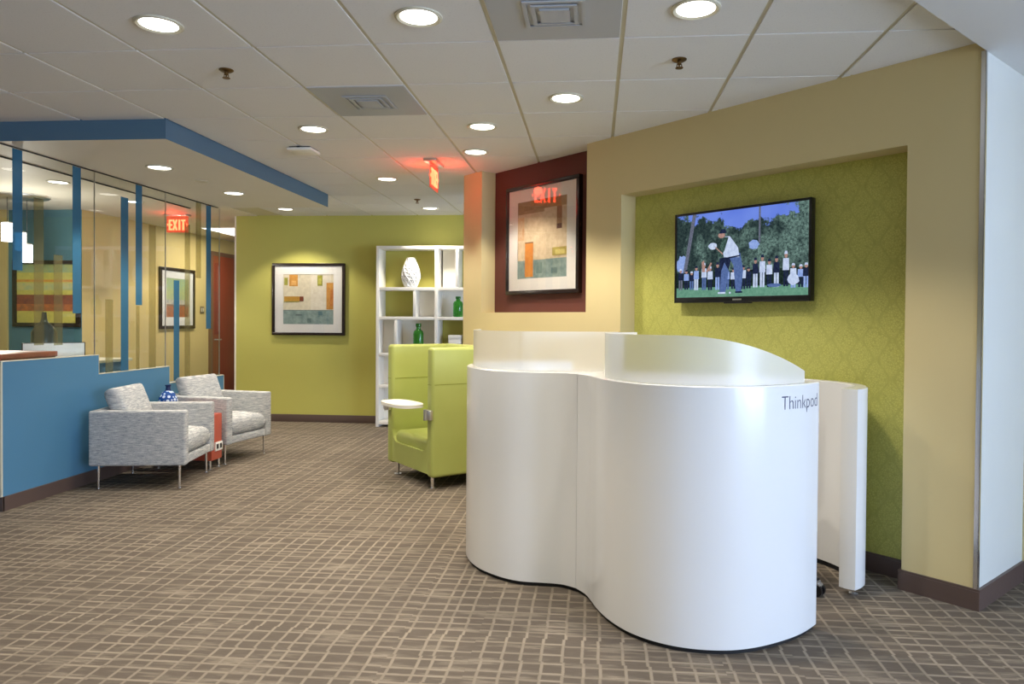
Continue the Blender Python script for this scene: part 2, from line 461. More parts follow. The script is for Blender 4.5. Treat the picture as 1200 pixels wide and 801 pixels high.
# partition: blue knee wall stepping down, glass above
b = MB()
st = [(4.735, 0), (4.735, 1.058), (5.73, 1.058), (5.73, 0.896), (6.742, 0.896), (6.742, 0.730), (7.78, 0.730), (7.78, 0)]
b.prism(st, XG - 0.11, XG, axis='x'); struct(b.build('wall_partition', M['blue']))
b = MB()
b.box((XG - .03, 4.725, 1.058), (XG + .002, 5.732, 1.064)); b.box((XG - .03, 5.728, .896), (XG + .002, 5.734, 1.064))
b.box((XG - .03, 5.734, .896), (XG + .002, 6.744, .902)); b.box((XG - .03, 6.742, .730), (XG + .002, 6.748, .902))
b.box((XG - .03, 6.748, .730), (XG + .002, 7.786, .736)); b.box((XG - .11, 7.78, 0), (XG + .002, 7.788, .736))
b.box((XG - .11, 4.722, 0), (XG + .003, 4.735, 1.064))
struct(b.build('trim_4', M['grid']))
b = MB(); b.box((XG, 4.725, 0), (XG + .014, 7.79, .102)); b.box((XG - .11, 4.72, 0), (XG + .014, 4.735, .102)); struct(b.build('baseboard_left', M['base']))
b = MB(); b.box((XG - .014, 4.66, 2.594), (XG + .004, 7.66, 2.601)); struct(b.build('trim_5', M['black_matte']))

b = MB(); b.box((-4.516, 4.7, 2.590), (-4.505, 7.68, 2.612)); struct(b.build('trim_6', M['black_matte']))
# rooms behind the glass
XT, YT = -6.5, 8.62
b = MB()
b.box((XT - .14, YT, 0), (XT, 14.4, CZ)); struct(b.build('wall_corridor', M['corridor']))
b = MB(); b.box((-9.9, YT - .002, 0), (XT - .002, YT - .0005, CZ)); struct(b.build('wall_reception', M['teal']))
b = MB(); b.box((-9.9, YT - .03, 0), (-7.50, YT - .002, CZ)); struct(b.build('wall_reception', M['corridor']))
b = MB(); b.box((XT, YT + .002, 0), (XT + .014, 11.62, .102)); struct(b.build('baseboard_corridor', M['base']))
b = MB(); b.box((-7.5, 14.3, 0), (1, 14.4, CZ)); struct(b.build('wall_far', M['tan']))
b = MB(); b.box((-10, -4, 0), (-9.9, 14.4, CZ)); struct(b.build('wall_left', M['tan']))
b = MB(); b.box((-10, -4.1, 0), (6, -4, CZ)); struct(b.build('wall_front', M['tan']))
# right-hand window wall beyond the frame, with its panes
b = MB()
wx = 5.4
b.box((wx, -4, 0), (wx + .12, 4.6, .35)); b.box((wx, -4, 2.5), (wx + .12, 4.6, 2.72))
for y in (-4, -1.9, .25, 2.4, 4.4): b.box((wx, y, .35), (wx + .12, y + .2, 2.5))
struct(b.build('wall_window', M['offwhite']))
for k, y in enumerate((-3.8, -1.7, .45, 2.6)):
    b = MB(); b.box((wx + .05, y, .35), (wx + .06, y + (1.8 if k == 3 else 1.95), 2.5)); struct(b.build('window_%d' % (k + 1), M['glass']))

# ------------------------------------------------------------------ glass panels with film stripes
panes = [('glass_partition', 4.735, 5.688, 1.064, 'clear glass pane with blue stripes above the tallest step of the blue wall'),
         ('glass_partition', 5.692, 6.688, .902, 'clear glass pane with blue stripes above the middle step of the blue wall'),
         ('glass_partition', 6.692, 7.70, .736, 'clear glass pane with blue stripes above the lowest step, next to the corridor')]
pane_o = []
for nm, y0, y1, z0, lab in panes:
    t = thing(nm, lab, 'glass partition', (XG - .01, (y0 + y1) / 2, z0), 0, 'glass panels of the partition')
    hw = (y1 - y0) / 2
    b = MB(); b.box((-.005, -hw, 0), (.005, hw, 2.596 - z0)); b.build('pane', M['glass'], t)
    b = MB(); b.box((-.004, hw, 0), (.0052, hw + .004, 2.594 - z0)); b.build('joint_seal', M['steel'], t)
    pane_o.append((t, y0, y1, z0))
# (x0, x1 in the photo give y on the glass plane; z from the same fit)
def on_glass(u, v):
    d = W2C.transposed() @ Vector(((u - CX) / F_, (v - CY) / F_, 1.0))
    k = XG / d.x
    return d.y * k, d.z * k + HC
stripes = [('b', 15, 27, 165, 317), ('b', 85.5, 95.5, 180, 367), ('b', 142, 151, 230, 440), ('b', 159.5, 167, 205, 357.5), ('b', 204, 210.5, 328, 445), ('b', 242, 247.5, 230, 385),
           ('t', 40, 52, 231, 404), ('t', 63.5, 74, 298, 404), ('t', 124, 133, 350.5, 440), ('t', 160, 164, 358, 436), ('t', 175, 183, 263, 436), ('t', 217, 223, 262, 445), ('t', 230, 236, 230, 326)]
for kind, x0, x1, v0, v1 in stripes:
    ya, zt = on_glass(x0, v0); yb, zb = on_glass(x1, v1)
    t, y0, y1, z0 = next(p for p in pane_o if p[1] - .02 <= (ya + yb) / 2 <= p[2] + .02)
    zt = min(zt, 2.59); zb = max(zb, z0 + .001)
    yc = (y0 + y1) / 2
    b = MB(); b.box((.0055, ya - yc, zb - z0), (.0063, yb - yc, zt - z0))
    o = b.build('film_stripe', M['filmblue' if kind == 'b' else 'filmtan'], t)
    o['label'] = 'blue film stripe' if kind == 'b' else 'pale tan film stripe'

# ------------------------------------------------------------------ ceiling fittings
def make_downlight(label, loc):
    t = thing('downlight', label, 'ceiling light', loc, 0, 'round recessed ceiling downlights')
    b = MB(); b.lathe([(.106, 0), (.106, -.006), (.096, -.010), (.084, -.004), (.084, -.001)], n=40, cap0=False, cap1=False); b.build('trim_ring', M['grid'], t)
    b = MB(); b.lathe([(.084, -.003), (.04, -.0035)], n=40, cap0=False); b.build('lens', M['lens'], t)
    return t
def lamp(loc, power, size=112, blend=0.35, col=(1.0, 0.905, 0.775), r=.07):
    l = bpy.data.lights.new('downlight_lamp', 'SPOT'); l.energy = power; l.color = col
    l.spot_size = math.radians(size); l.spot_blend = blend; l.shadow_soft_size = r
    o = bpy.data.objects.new('downlight_lamp', l); C.objects.link(o); o.location = loc
    return o
def gp(i, j): return (GX + i * T, GY + j * T)
PW = 80
dls = [(*gp(1.5, -.5), CZ, 'large round downlight at upper left, nearest one to the blue soffit front'),
       (*gp(3.5, -.5), CZ, 'large round downlight left of the big air diffuser tile'),
       (*gp(5.5, -.5), CZ, 'large round downlight right of the big air diffuser tile'),
       (*gp(4.5, 1.5), CZ, 'round downlight in front of the framed art in the brown niche, nearest the tan wall'),
       (*gp(3.5, 2.5), CZ, 'round downlight above the white pod, farther of two toward the brown niche'),
       (*gp(1.5, 2.5), CZ, 'round downlight beside the white wireless access point'),
       (-.97, 5.76, CZ, 'round downlight just right of the hanging red exit sign'),
       (*gp(1.5, 5.5), CZ, 'small round downlight left of the hanging red exit sign'),
       (*gp(1.5, 8.5), CZ, 'small downlight over the white bookcase by the olive wall'),
       (*gp(-1.5, 8.5), CZ, 'small downlight lighting the framed art on the olive wall'),
       (-3.538, 5.581, 2.601, 'round downlight under the blue soffit, nearer of the two'),
       (-3.528, 6.769, 2.601, 'round downlight under the blue soffit, farther of the two')]
first = None
for x, y, z, lab in dls:
    if first is None: first = make_downlight(lab, (x, y, z))
    else: dup(first, (x, y, z), 0, lab)
    lamp((x, y, z - .03), PW)
# more of the same lamps over the part of the room behind the camera
for ij in [(1.5, -3.5), (3.5, -3.5), (5.5, -3.5), (1.5, -6.5), (4.5, -6.5)]:
    lamp((*gp(*ij), CZ - .02), PW)
dup(first, (-5.41, 8.04, CZ), 0, 'small far downlight behind the glass near the red exit sign'); lamp((-5.41, 8.04, CZ - .03), PW)
dup(first, (-5.404, 6.827, CZ), 0, 'bright downlight behind the first glass pane, right of the pendant cluster'); lamp((-5.404, 6.827, CZ - .03), PW)
lamp((-5.6, 10.0, CZ - .03), PW * .8)
# sprinklers
def make_sprinkler(label, loc):
    t = thing('fire_sprinkler', label, 'sprinkler', loc, 0, 'ceiling fire sprinklers')
    b = MB(); b.lathe([(.038, 0), (.038, -.004), (.026, -.012), (.012, -.014)], cap0=False); b.build('escutcheon', M['brass'], t)
    b = MB(); b.lathe([(.011, -.012), (.011, -.028), (.004, -.030), (.004, -.042), (.02, -.043), (.02, -.046)]); 
    b.tube([(.011, 0, -.026), (.013, 0, -.036), (.004, 0, -.043)], .0025, n=6); b.tube([(-.011, 0, -.026), (-.013, 0, -.036), (-.004, 0, -.043)], .0025, n=6)
    b.build('sprinkler_head', M['brass'], t)
    return t
s0 = make_sprinkler('brass fire sprinkler between the upper left downlight and the blue soffit', (*gp(1.5, .5), CZ))
dup(s0, (*gp(5.5, .5), CZ), 0, 'brass fire sprinkler in front of the top of the diagonal tan wall')
dup(s0, (*gp(1.5, 7.45), CZ), 0, 'far brass fire sprinkler in front of the olive wall')
# air diffuser tiles
def make_diffuser(label, loc):
    t = thing('air_diffuser', label, 'air vent', loc, 0, 'square ceiling air diffusers')
    mp = plain('grey_diffuser_metal', rgb(176, 180, 184), 0.45)
    h = T / 2 - .014
    b = MB(); b.box((-h, -h, -.004), (h, h, 0)); b.build('face_plate', mp, t)
    for k, (a, c) in enumerate([(.135, .118), (.100, .083), (.065, .0)]):
        b = MB(); z0 = -.006 - .003 * k
        if c > 0:
            for sgn in (1, -1):
                b.box((-a, sgn * a, z0 - .006), (a, sgn * c, z0)); b.box((sgn * a, -c, z0 - .006), (sgn * c, c, z0))
        else: b.box((-a, -a, z0 - .006), (a, a, z0 + .004))
        b.build('louver_ring' if c > 0 else 'center_plate', mp, t)
    return t
d0 = make_diffuser('grey square air diffuser tile at the top edge between two large downlights', (*gp(4.5, -.5), CZ))
dup(d0, (*gp(2.5, 1.5), CZ), 0, 'grey square air diffuser tile in mid ceiling above the access point')
# wireless access point
t = thing('wireless_access_point', 'small white square wireless access point on the ceiling right of the blue soffit', 'access point', (-2.33, 5.585, CZ))
b = MB(); b.box((-.10, -.10, -.030), (.10, .10, -.008), bev=.008, seg=3); b.build('housing', M['white'], t)
b = MB(); b.box((-.085, -.085, -.008), (.085, .085, 0)); b.box((-.012, -.112, -.012), (.012, -.1, -.004)); b.build('mount_plate', M['black'], t)
# detector in soffit
t = thing('smoke_detector', 'pale flush round detector cover in the underside of the blue soffit', 'detector', (-3.513, 6.161, 2.601))
b = MB(); b.lathe([(.055, 0), (.055, -.004), (.045, -.007)], cap0=False); b.build('cover', M['grid'], t)
# exit signs
def letters_exit(b, x0, z0, w, h, y0, y1, flip=False, st=.020):
    def bx(a, c, e, f): b.box((a, y0, c), (e, y1, f))
    def diag(a, c, e, f):
        dx, dz = e - a, f - c; L = math.hypot(dx, dz); px, pz = -dz / L * st / 2, dx / L * st / 2
        b.prism([(a + px, c + pz), (a - px, c - pz), (e - px, f - pz), (e + px, f + pz)], y0, y1, axis='y')
    cw = w / 4.0; s = st
    def X(v): return x0 + v
    z1 = z0 + h
    lw = cw * .78
    bx(X(0), z0, X(s), z1)
    for zz in (z0, z0 + h / 2 - s / 2, z1 - s): bx(X(s), zz, X(lw), zz + s)
    diag(X(cw), z0, X(cw + lw), z1); diag(X(cw), z1, X(cw + lw), z0)
    c2 = 2 * cw + lw / 2; bx(X(c2 - s / 2), z0, X(c2 + s / 2), z1)
    c3 = 3 * cw + lw / 2 - cw * .12; bx(X(c3 - s / 2), z0, X(c3 + s / 2), z1 - s); bx(X(c3 - lw / 2 - .004), z1 - s, X(c3 + lw / 2 + .004), z1)
def make_exit(label, loc, rotz):
    t = thing('exit_sign', label, 'exit sign', loc, rotz, 'red edge-lit exit signs')
    b = MB(); b.box((-.165, -.055, -.022), (.165, .055, 0), bev=.004); b.build('canopy', M['steel'], t)
    b = MB(); b.box((-.150, -.004, -.235), (.150, .004, -.022)); b.build('panel', M['exit_panel'], t)
    b = MB(); letters_exit(b, -.118, -.205, .246, .140, -.0075, .0075, st=.022); b.build('lettering', M['exit'], t)
    for sx in (-1, 1):
        b = MB(); b.prism([(sx * .128, -.115), (sx * .128, -.150), (sx * .143, -.1325)], -.0075, .0075, axis='y'); b.build('arrow', M['exit'], t)
    return t
def red_lamp(loc, e):
    l = bpy.data.lights.new('exit_sign_led', 'POINT'); l.energy = e; l.color = (1, .08, .04); l.shadow_soft_size = .04
    o = bpy.data.objects.new('exit_sign_led', l); C.objects.link(o); o.location = loc
# readable from the glass side (looking along +X); local x = left-to-right for that reader = -Y
make_exit('red exit sign hanging edge-on from the tiles beside the diagonal tan wall', (-1.395, 6.13, CZ), -PI / 2)
make_exit('red lit exit sign seen face-on through the glass partition', (-5.52, 9.1, CZ), 0)
for loc in [(-1.28, 6.2, CZ - .11), (-1.51, 6.2, CZ - .11), (-5.52, 8.97, CZ - .10)]: red_lamp(loc, 1.0)
# troffer in the corridor
t = thing('fluorescent_troffer', 'bright rectangular ceiling light panel over the corridor by the brown door', 'ceiling light', (-5.65, 10.98, CZ))
b = MB()
for a, c in (((-.32, -.6), (-.29, .6)), ((.29, -.6), (.32, .6)), ((-.29, -.6), (.29, -.57)), ((-.29, .57), (.29, .6))): b.box((*a, -.012), (*c, 0))
b.build('frame', M['white'], t)
b = MB(); b.box((-.29, -.57, -.008), (.29, .57, -.004)); b.build('lens', M['troffer'], t)
l = bpy.data.lights.new('troffer_lamp', 'AREA'); l.shape = 'RECTANGLE'; l.size = .58; l.size_y = 1.14; l.energy = 30; l.color = (1, .93, .8)
o = bpy.data.objects.new('troffer_lamp', l); C.objects.link(o); o.location = (-5.65, 10.98, CZ - .03)

# ------------------------------------------------------------------ framed pictures
art_mats = {}
def art(c, c2=None):
    k = (c, c2)
    if k not in art_mats:
        c2 = c2 or tuple(max(0, v - 18) for v in c)
        art_mats[k] = mottled('print_ink', rgb(*c), rgb(*c2), 16.0)
    return art_mats[k]
def picture(name, label, loc, rotz, w, h, fw, ox0, ox1, oz0, oz1, shapes, depth=.045, glaze=True, cat='picture', mat=True):
    t = thing(name, label, cat, loc, rotz)
    b = MB()
    W, H = w / 2, h / 2
    b.box((-W, -depth, H - fw), (W, 0, H), bev=.003); b.box((-W, -depth, -H), (W, 0, -H + fw), bev=.003)
    b.box((-W, -depth, -H + fw), (-W + fw, 0, H - fw), bev=.003); b.box((W - fw, -depth, -H + fw), (W, 0, H - fw), bev=.003)
    b.build('frame', M['frame'], t)
    if mat:
        b = MB()
        ym = -depth + .014; i = fw - .001
        b.box((-W + i, ym, H - i), (W - i, ym + .004, oz1)); b.box((-W + i, ym, oz0), (W - i, ym + .004, -H + i))
        b.box((-W + i, ym, oz0), (ox0, ym + .004, oz1)); b.box((ox1, ym, oz0), (W - i, ym + .004, oz1))
        b.build('mat_board', M['matboard'], t)
    b = MB(); mats = []; y = -depth + .020
    for k, (x0, z0, x1, z1, c) in enumerate(shapes):
        mm = art(*c) if isinstance(c[0], tuple) else art(c)
        if mm not in mats: mats.append(mm)
        xa, xb = ox0 + x0 * (ox1 - ox0), ox0 + x1 * (ox1 - ox0); za, zb = oz0 + z0 * (oz1 - oz0), oz0 + z1 * (oz1 - oz0)
        yy = y - .0004 * min(k, 12)
        b.box((xa, yy, za), (xb, yy + .0003, zb), mats.index(mm))
    b.build('print', mats, t)
    if glaze:
        b = MB(); b.box((-W + fw - .002, -depth + .008, -H + fw - .002), (W - fw + .002, -depth + .010, H - fw + .002)); b.build('glazing', M['glazing'], t)
    return t
cream = ((222, 212, 184), (206, 196, 168)); och = ((206, 150, 72), (186, 128, 58)); sea = ((150, 168, 160), (116, 138, 134))
olive = ((168, 166, 66), (140, 138, 60))
picture('framed_print', 'black framed abstract print with white mat on the olive green wall', (-3.778, YB, 1.63), 0, .991, .952, .036,
        -.347, .340, -.330, .331,
        [(0, 0, 1, 1, cream), (.55, .28, .95, 1, ((226, 218, 198), (214, 204, 180))), (0, 0, 1, .275, sea), (.0, .27, 1, .285, ((120, 134, 130), (104, 120, 116))),
         (.02, .78, .09, .93, olive), (.12, .76, .29, .99, och), (.16, .78, .26, .87, ((224, 176, 104), (206, 150, 84))), (.68, .77, .78, .98, olive), (.70, .81, .755, .92, ((196, 190, 90), (176, 170, 80))),
         (.86, .30, 1, .83, och), (.93, .36, 1, .70, ((184, 110, 50), (206, 140, 70))), (.02, .46, .33, .555, ((196, 152, 66), (176, 130, 54))), (.33, .46, .405, .555, ((128, 66, 46), (110, 56, 40))),
         (.02, .445, .32, .46, olive), (.60, .60, .69, .70, ((212, 200, 176), (222, 214, 190))), (.70, .18, .78, .26, ((100, 132, 136), (90, 118, 122))), (.25, .17, .38, .20, ((92, 108, 108), (100, 116, 116))), (.48, .03, .56, .12, ((110, 132, 128), (96, 118, 116)))])
# art in the brown niche
p = wall_pt(3.394, D, 2.081)
picture('framed_print', 'black framed abstract print with white mat in the brown wall niche', p, RW, .950, .952, .034,
        -.322, .320, -.338, .332,
        [(0, 0, 1, 1, ((220, 202, 168), (200, 178, 144))), (0, .88, 1, 1, ((150, 124, 84), (170, 144, 100))), (0, .84, .55, .88, ((176, 150, 108), (160, 134, 94))), (.80, .66, .90, .88, ((150, 110, 72), (170, 130, 88))), (.80, .60, .90, .66, ((104, 64, 48), (92, 54, 42))),
         (.0, .50, .14, .80, ((206, 160, 116), (214, 184, 144))), (.0, .54, .10, .76, ((214, 186, 148), (206, 176, 138))), (0, 0, 1, .235, sea), (.16, .02, .33, .47, ((222, 148, 70), (206, 128, 58))), (.16, .455, .33, .47, ((120, 84, 52), (110, 76, 48))),
         (.72, .27, 1, .37, ((186, 170, 88), (160, 142, 70))), (.78, .285, .96, .34, ((214, 200, 120), (200, 184, 110))), (.4, .06, .52, .2, ((110, 134, 130), (124, 146, 140))), (.7, .05, .82, .12, ((96, 120, 120), (112, 134, 130)))])
# landscape print on the tan corridor wall
picture('framed_print', 'dark framed landscape print on the tan corridor wall behind the glass', (XT, 10.70, 1.668), PI / 2, .945, .94, .05,
        -.300, .300, -.290, .310,
        [(0, 0, 1, 1, ((176, 184, 120), (156, 170, 130))), (0, .72, 1, 1, ((150, 176, 150), (170, 186, 120))), (0, .30, 1, .45, ((206, 196, 172), (140, 146, 150))), (0, .0, 1, .30, ((176, 102, 60), (140, 88, 60))), (0, .28, 1, .33, ((110, 90, 76), (140, 110, 90)))], depth=.03)
# painting on the teal wall
picture('framed_painting', 'wide dark framed painting of coloured bands on the teal reception wall', (-6.965, YT - .002, 1.668), 0, .91, .845, .05,
        -.405, .405, -.372, .372,
        [(0, 0, 1, 1, ((206, 194, 96), (186, 180, 90))), (0, .86, 1, 1, ((140, 166, 130), (170, 176, 110))), (0, .70, 1, .74, ((200, 130, 60), (210, 160, 70))), (0, .56, 1, .68, ((170, 180, 130), (200, 190, 120))), (0, .32, 1, .48, ((120, 72, 60), (150, 84, 56))), (0, .20, 1, .32, ((190, 110, 60), (140, 90, 60)))], glaze=False, mat=False, depth=.04)

# ------------------------------------------------------------------ television with a golf picture
tvx = -(1.837 + .833) / 2; TN = .085
tv = thing('television', 'black flat screen television showing a golf player, on the green patterned wall', 'television', wall_pt(1.423, TN, 1.813), RW)
TW, THh = 1.004, .608
b = MB(); b.box((-TW / 2, 0, -THh / 2), (TW / 2, .042, THh / 2), bev=.004); b.build('casing', M['black'], tv)
b = MB(); b.box((-.2, .042, -.15), (.2, .07, .15), bev=.004); b.build('wall_mount', M['black'], tv)
b = MB()
bz = .016
b.box((-TW / 2, -.006, THh / 2 - bz), (TW / 2, .001, THh / 2), bev=.002); b.box((-TW / 2, -.006, -THh / 2), (TW / 2, .001, -THh / 2 + .036), bev=.002)
b.box((-TW / 2, -.006, -THh / 2), (-TW / 2 + bz, .001, THh / 2), bev=.002); b.box((TW / 2 - bz, -.006, -THh / 2), (TW / 2, .001, THh / 2), bev=.002)
b.build('bezel', M['black'], tv)
b = MB(); b.box((-.03, -.008, -THh / 2 + .012), (.035, -.0055, -THh / 2 + .022)); b.build('badge', M['steel'], tv)
b = MB(); b.box((-.10, -.004, -THh / 2 - .008), (.10, .02, -THh / 2), bev=.003); b.build('speaker_bar', M['black'], tv)
# screen
def screen_trees():
    m, nt, out = newmat('screen_tree_line')
    v = coords(nt)
    sx = N(nt, 'ShaderNodeSeparateXYZ'); nt.links.new(v, sx.inputs[0])
    big = noise(nt, coords(nt, (1, 0, 1)), 6.5, 3.0, .6); small = noise(nt, coords(nt, (1, 0, 1)), 38.0, 4.0, .75)
    dip = math_(nt, 'ABSOLUTE', math_(nt, 'ADD', sx.outputs[0], -.02))
    h = math_(nt, 'ADD', math_(nt, 'MULTIPLY', dip, .30), .125)
    h = math_(nt, 'ADD', h, math_(nt, 'MULTIPLY', math_(nt, 'SUBTRACT', big, .5), .42))
    h = math_(nt, 'ADD', h, math_(nt, 'MULTIPLY', math_(nt, 'SUBTRACT', small, .5), .16))
    mask = ramp01(nt, math_(nt, 'SUBTRACT', h, sx.outputs[2]), -.05, -.035)
    leaf = ramp01(nt, noise(nt, coords(nt, (1, 0, 1)), 55.0, 5.0, .8), .36, .68)
    zone = ramp01(nt, math_(nt, 'ADD', noise(nt, coords(nt, (1, 0, 1)), 9.0, 2.0), math_(nt, 'MULTIPLY', sx.outputs[0], .22)), .42, .62)
    tree = mixc(nt, math_(nt, 'MULTIPLY', leaf, math_(nt, 'MULTIPLY_ADD', zone, .8, .2)), rgb(16, 28, 34), rgb(126, 158, 148))
    sky = mixc(nt, noise(nt, v, 5.0, 2.0), rgb(78, 106, 206), rgb(122, 148, 226))
    e = N(nt, 'ShaderNodeEmission'); nt.links.new(mixc(nt, mask, sky, tree), e.inputs[0]); nt.links.new(e.outputs[0], out.inputs['Surface'])
    return m
sw, sz0, sz1 = TW / 2 - bz, -THh / 2 + .036, THh / 2 - bz
scr_mats = [mottled_emit('screen_sky', rgb(84, 112, 206), rgb(116, 142, 222), 4),
            mottled_emit('screen_trees', rgb(26, 44, 40), rgb(84, 112, 104), 60),
            mottled_emit('screen_trees_dark', rgb(12, 20, 24), rgb(40, 58, 50), 60),
            mottled_emit('screen_grass', rgb(86, 132, 112), rgb(108, 154, 132), 40),
            mottled_emit('screen_trunk', rgb(110, 116, 134), rgb(80, 84, 100), 90),
            mottled_emit('screen_white', rgb(200, 214, 238), rgb(168, 182, 214), 40),
            mottled_emit('screen_navy', rgb(24, 30, 52), rgb(38, 48, 76), 60),
            mottled_emit('screen_jeans', rgb(70, 92, 142), rgb(92, 114, 164), 60),
            mottled_emit('screen_skin', rgb(150, 116, 110), rgb(176, 140, 130), 60),
            mottled_emit('screen_pale_blue', rgb(120, 146, 206), rgb(150, 172, 222), 60),
            mottled_emit('screen_leaf_light', rgb(82, 116, 116), rgb(134, 160, 160), 70),
            screen_trees()]
b = MB(); lay = [0]
def SP(pts, mi):
    lay[0] += 1; y = -.0002 - .00002 * lay[0]
    b.poly([(-sw + x * 2 * sw, y, sz0 + z * (sz1 - sz0)) for x, z in pts], mi)
def blob(cx, cz, rx, rz, mi, n=18, jag=.18):
    SP([(min(1, max(0, cx + rx * math.cos(2 * PI * k / n) * (1 + random.uniform(-jag, jag)))), min(1, max(0, cz + rz * math.sin(2 * PI * k / n) * (1 + random.uniform(-jag, jag))))) for k in range(n)][::1], mi)
def rectS(x0, z0, x1, z1, mi): SP([(x0, z0), (x1, z0), (x1, z1), (x0, z1)], mi)
rectS(0, 0, 1, 1, 0)
rectS(0, .1, 1, 1, 11)
blob(.05, .40, .05, .12, 9); blob(.62, .58, .04, .05, 9)
SP([(.055, .30), (.085, .30), (.165, 1), (.135, 1)], 4); rectS(.655, .6, .668, 1, 4)
rectS(0, .10, 1, .30, 2)
rectS(0, 0, 1, .115, 3)
# the crowd: little figures with legs, torso and head
def fan(x, h, top, bot, w=.022):
    z0 = .09 + random.uniform(-.01, .01)
    rectS(x - w * .75, z0, x - w * .1, z0 + h * .48, bot); rectS(x + w * .1, z0, x + w * .75, z0 + h * .48, bot)
    SP([(x - w, z0 + h * .46), (x + w, z0 + h * .46), (x + w * .9, z0 + h * .8), (x - w * .9, z0 + h * .8)], top)
    SP([(x + w * .5 * math.cos(2 * PI * k / 8), z0 + h * .90 + h * .10 * math.sin(2 * PI * k / 8)) for k in range(8)], 8)
    SP([(x - w * .55, z0 + h * .92), (x + w * .55, z0 + h * .92), (x + w * .35, z0 + h * 1.01), (x - w * .35, z0 + h * 1.01)], random.choice((5, 6, 5)))
for x, h, a, c in [(.035, .26, 6, 4), (.085, .24, 9, 6), (.13, .22, 6, 7), (.17, .29, 9, 5), (.235, .32, 5, 7), (.285, .28, 5, 6), (.345, .32, 6, 9), (.42, .26, 9, 7), (.47, .24, 5, 6), (.545, .27, 5, 6), (.585, .24, 6, 6), (.635, .33, 6, 5), (.685, .36, 5, 5), (.735, .31, 5, 6), (.785, .34, 6, 5), (.85, .38, 5, 6), (.90, .26, 5, 9), (.95, .24, 9, 6), (.985, .26, 6, 9)]: fan(x, h, a, c)
SP([(.22, .3), (.245, .3), (.235, .44), (.215, .42)], 8); SP([(.25, .30), (.27, .30), (.30, .40), (.29, .41)], 8)
blob(.90, .17, .04, .06, 5, jag=.1); blob(.77, .115, .05, .02, 7, jag=.1)
# the golfer
SP([(.365, .045), (.405, .05), (.43, .30), (.46, .47), (.36, .45)], 6)
SP([(.49, .05), (.53, .05), (.545, .30), (.52, .50), (.43, .47), (.47, .36)], 7)
SP([(.365, .05), (.41, .05), (.435, .30), (.40, .40), (.375, .30)], 7)
SP([(.395, .46), (.515, .45), (.505, .56), (.44, .70), (.385, .70), (.38, .58)], 5)
SP([(.385, .70), (.43, .69), (.40, .54), (.37, .46), (.345, .48)], 1)
SP([(.43, .44), (.52, .46), (.52, .475), (.43, .46)], 6)
SP([(.375 + .028 * math.cos(2 * PI * k / 10), .72 + .035 * math.sin(2 * PI * k / 10)) for k in range(10)], 8)
SP([(.355, .74), (.415, .74), (.405, .79), (.37, .79)], 6)
blob(.305, .60, .035, .04, 5, 12, .1); SP([(.32, .60), (.325, .58), (.385, .49), (.385, .51)], 8)
rectS(.35, .035, .41, .055, 5); rectS(.485, .04, .54, .06, 6); blob(.445, .045, .008, .012, 5, 8, 0)
b.build('screen', scr_mats, tv, fix=False)

# ------------------------------------------------------------------ the white pod
def catmull(pts, n=8):
    out = []
    P = [pts[0]] + list(pts) + [pts[-1]]
    for i in range(1, len(P) - 2):
        p0, p1, p2, p3 = P[i - 1], P[i], P[i + 1], P[i + 2]
        for k in range(n):
            t = k / n
            out.append(tuple(.5 * ((2 * p1[d]) + (-p0[d] + p2[d]) * t + (2 * p0[d] - 5 * p1[d] + 4 * p2[d] - p3[d]) * t * t + (-p0[d] + 3 * p1[d] - 3 * p2[d] + p3[d]) * t ** 3) for d in range(2)))
    out.append(tuple(pts[-1])); return out
def offset(pts, d):
    out = []
    for i, p in enumerate(pts):
        a = pts[max(0, i - 1)]; c = pts[min(len(pts) - 1, i + 1)]
        tx, ty = c[0] - a[0], c[1] - a[1]; L = math.hypot(tx, ty) or 1
        out.append((p[0] - ty / L * d, p[1] + tx / L * d))
    return out
def wall_strip(b, outer, d0, d1, z0, z1, mi=0, bev=0.0):
    o = offset(outer, d0) if d0 else outer
    i = offset(outer, d1); n = len(o)
    zf = z1 if callable(z1) else (lambda k: z1)
    rows = []
    for k in range(n):
        zt = zf(k / (n - 1))
        if bev:
            ob, ib = offset_pt(o, i, k, bev)
            rows.append([(*o[k], z0), (*o[k], zt - bev), (*ob, zt), (*ib, zt), (*i[k], zt - bev), (*i[k], z0)])
        else: rows.append([(*o[k], z0), (*o[k], zt), (*i[k], zt), (*i[k], z0)])
    V = [[b.bm.verts.new(p) for p in r] for r in rows]; m_ = len(V[0])
    for k in range(n - 1):
        for q in range(m_):
            f = b.bm.faces.new((V[k][q], V[k + 1][q], V[k + 1][(q + 1) % m_], V[k][(q + 1) % m_])); f.smooth = True; f.material_index = mi
    f = b.bm.faces.new(V[0]); f.material_index = mi
    f = b.bm.faces.new(V[-1][::-1]); f.material_index = mi
def offset_pt(o, i, k, bev):
    dx, dy = i[k][0] - o[k][0], i[k][1] - o[k][1]; L = math.hypot(dx, dy)
    return ((o[k][0] + dx / L * bev, o[k][1] + dy / L * bev), (i[k][0] - dx / L * bev, i[k][1] - dy / L * bev))
PX, PY = 0.35, 3.95
def loc2(pts): return [(x - PX, y - PY) for x, y in pts]
front = [(-.2, 4.86), (-.45, 4.75), (-.65, 4.55), (-.735, 4.35), (-.745, 4.178), (-.705, 4.03), (-.635, 3.905), (-.561, 3.826), (-.468, 3.755), (-.373, 3.715), (-.26, 3.706), (-.16, 3.694), (-.085, 3.650)]
front2 = [(-.0835, 3.6485), (-.036, 3.577), (-.008, 3.500), (.024, 3.395), (.071, 3.288), (.136, 3.187), (.207, 3.116), (.293, 3.062), (.379, 3.031), (.482, 3.018), (.588, 3.029), (.702, 3.072), (.826, 3.149), (.919, 3.226), (.996, 3.314), (1.010, 3.334)]
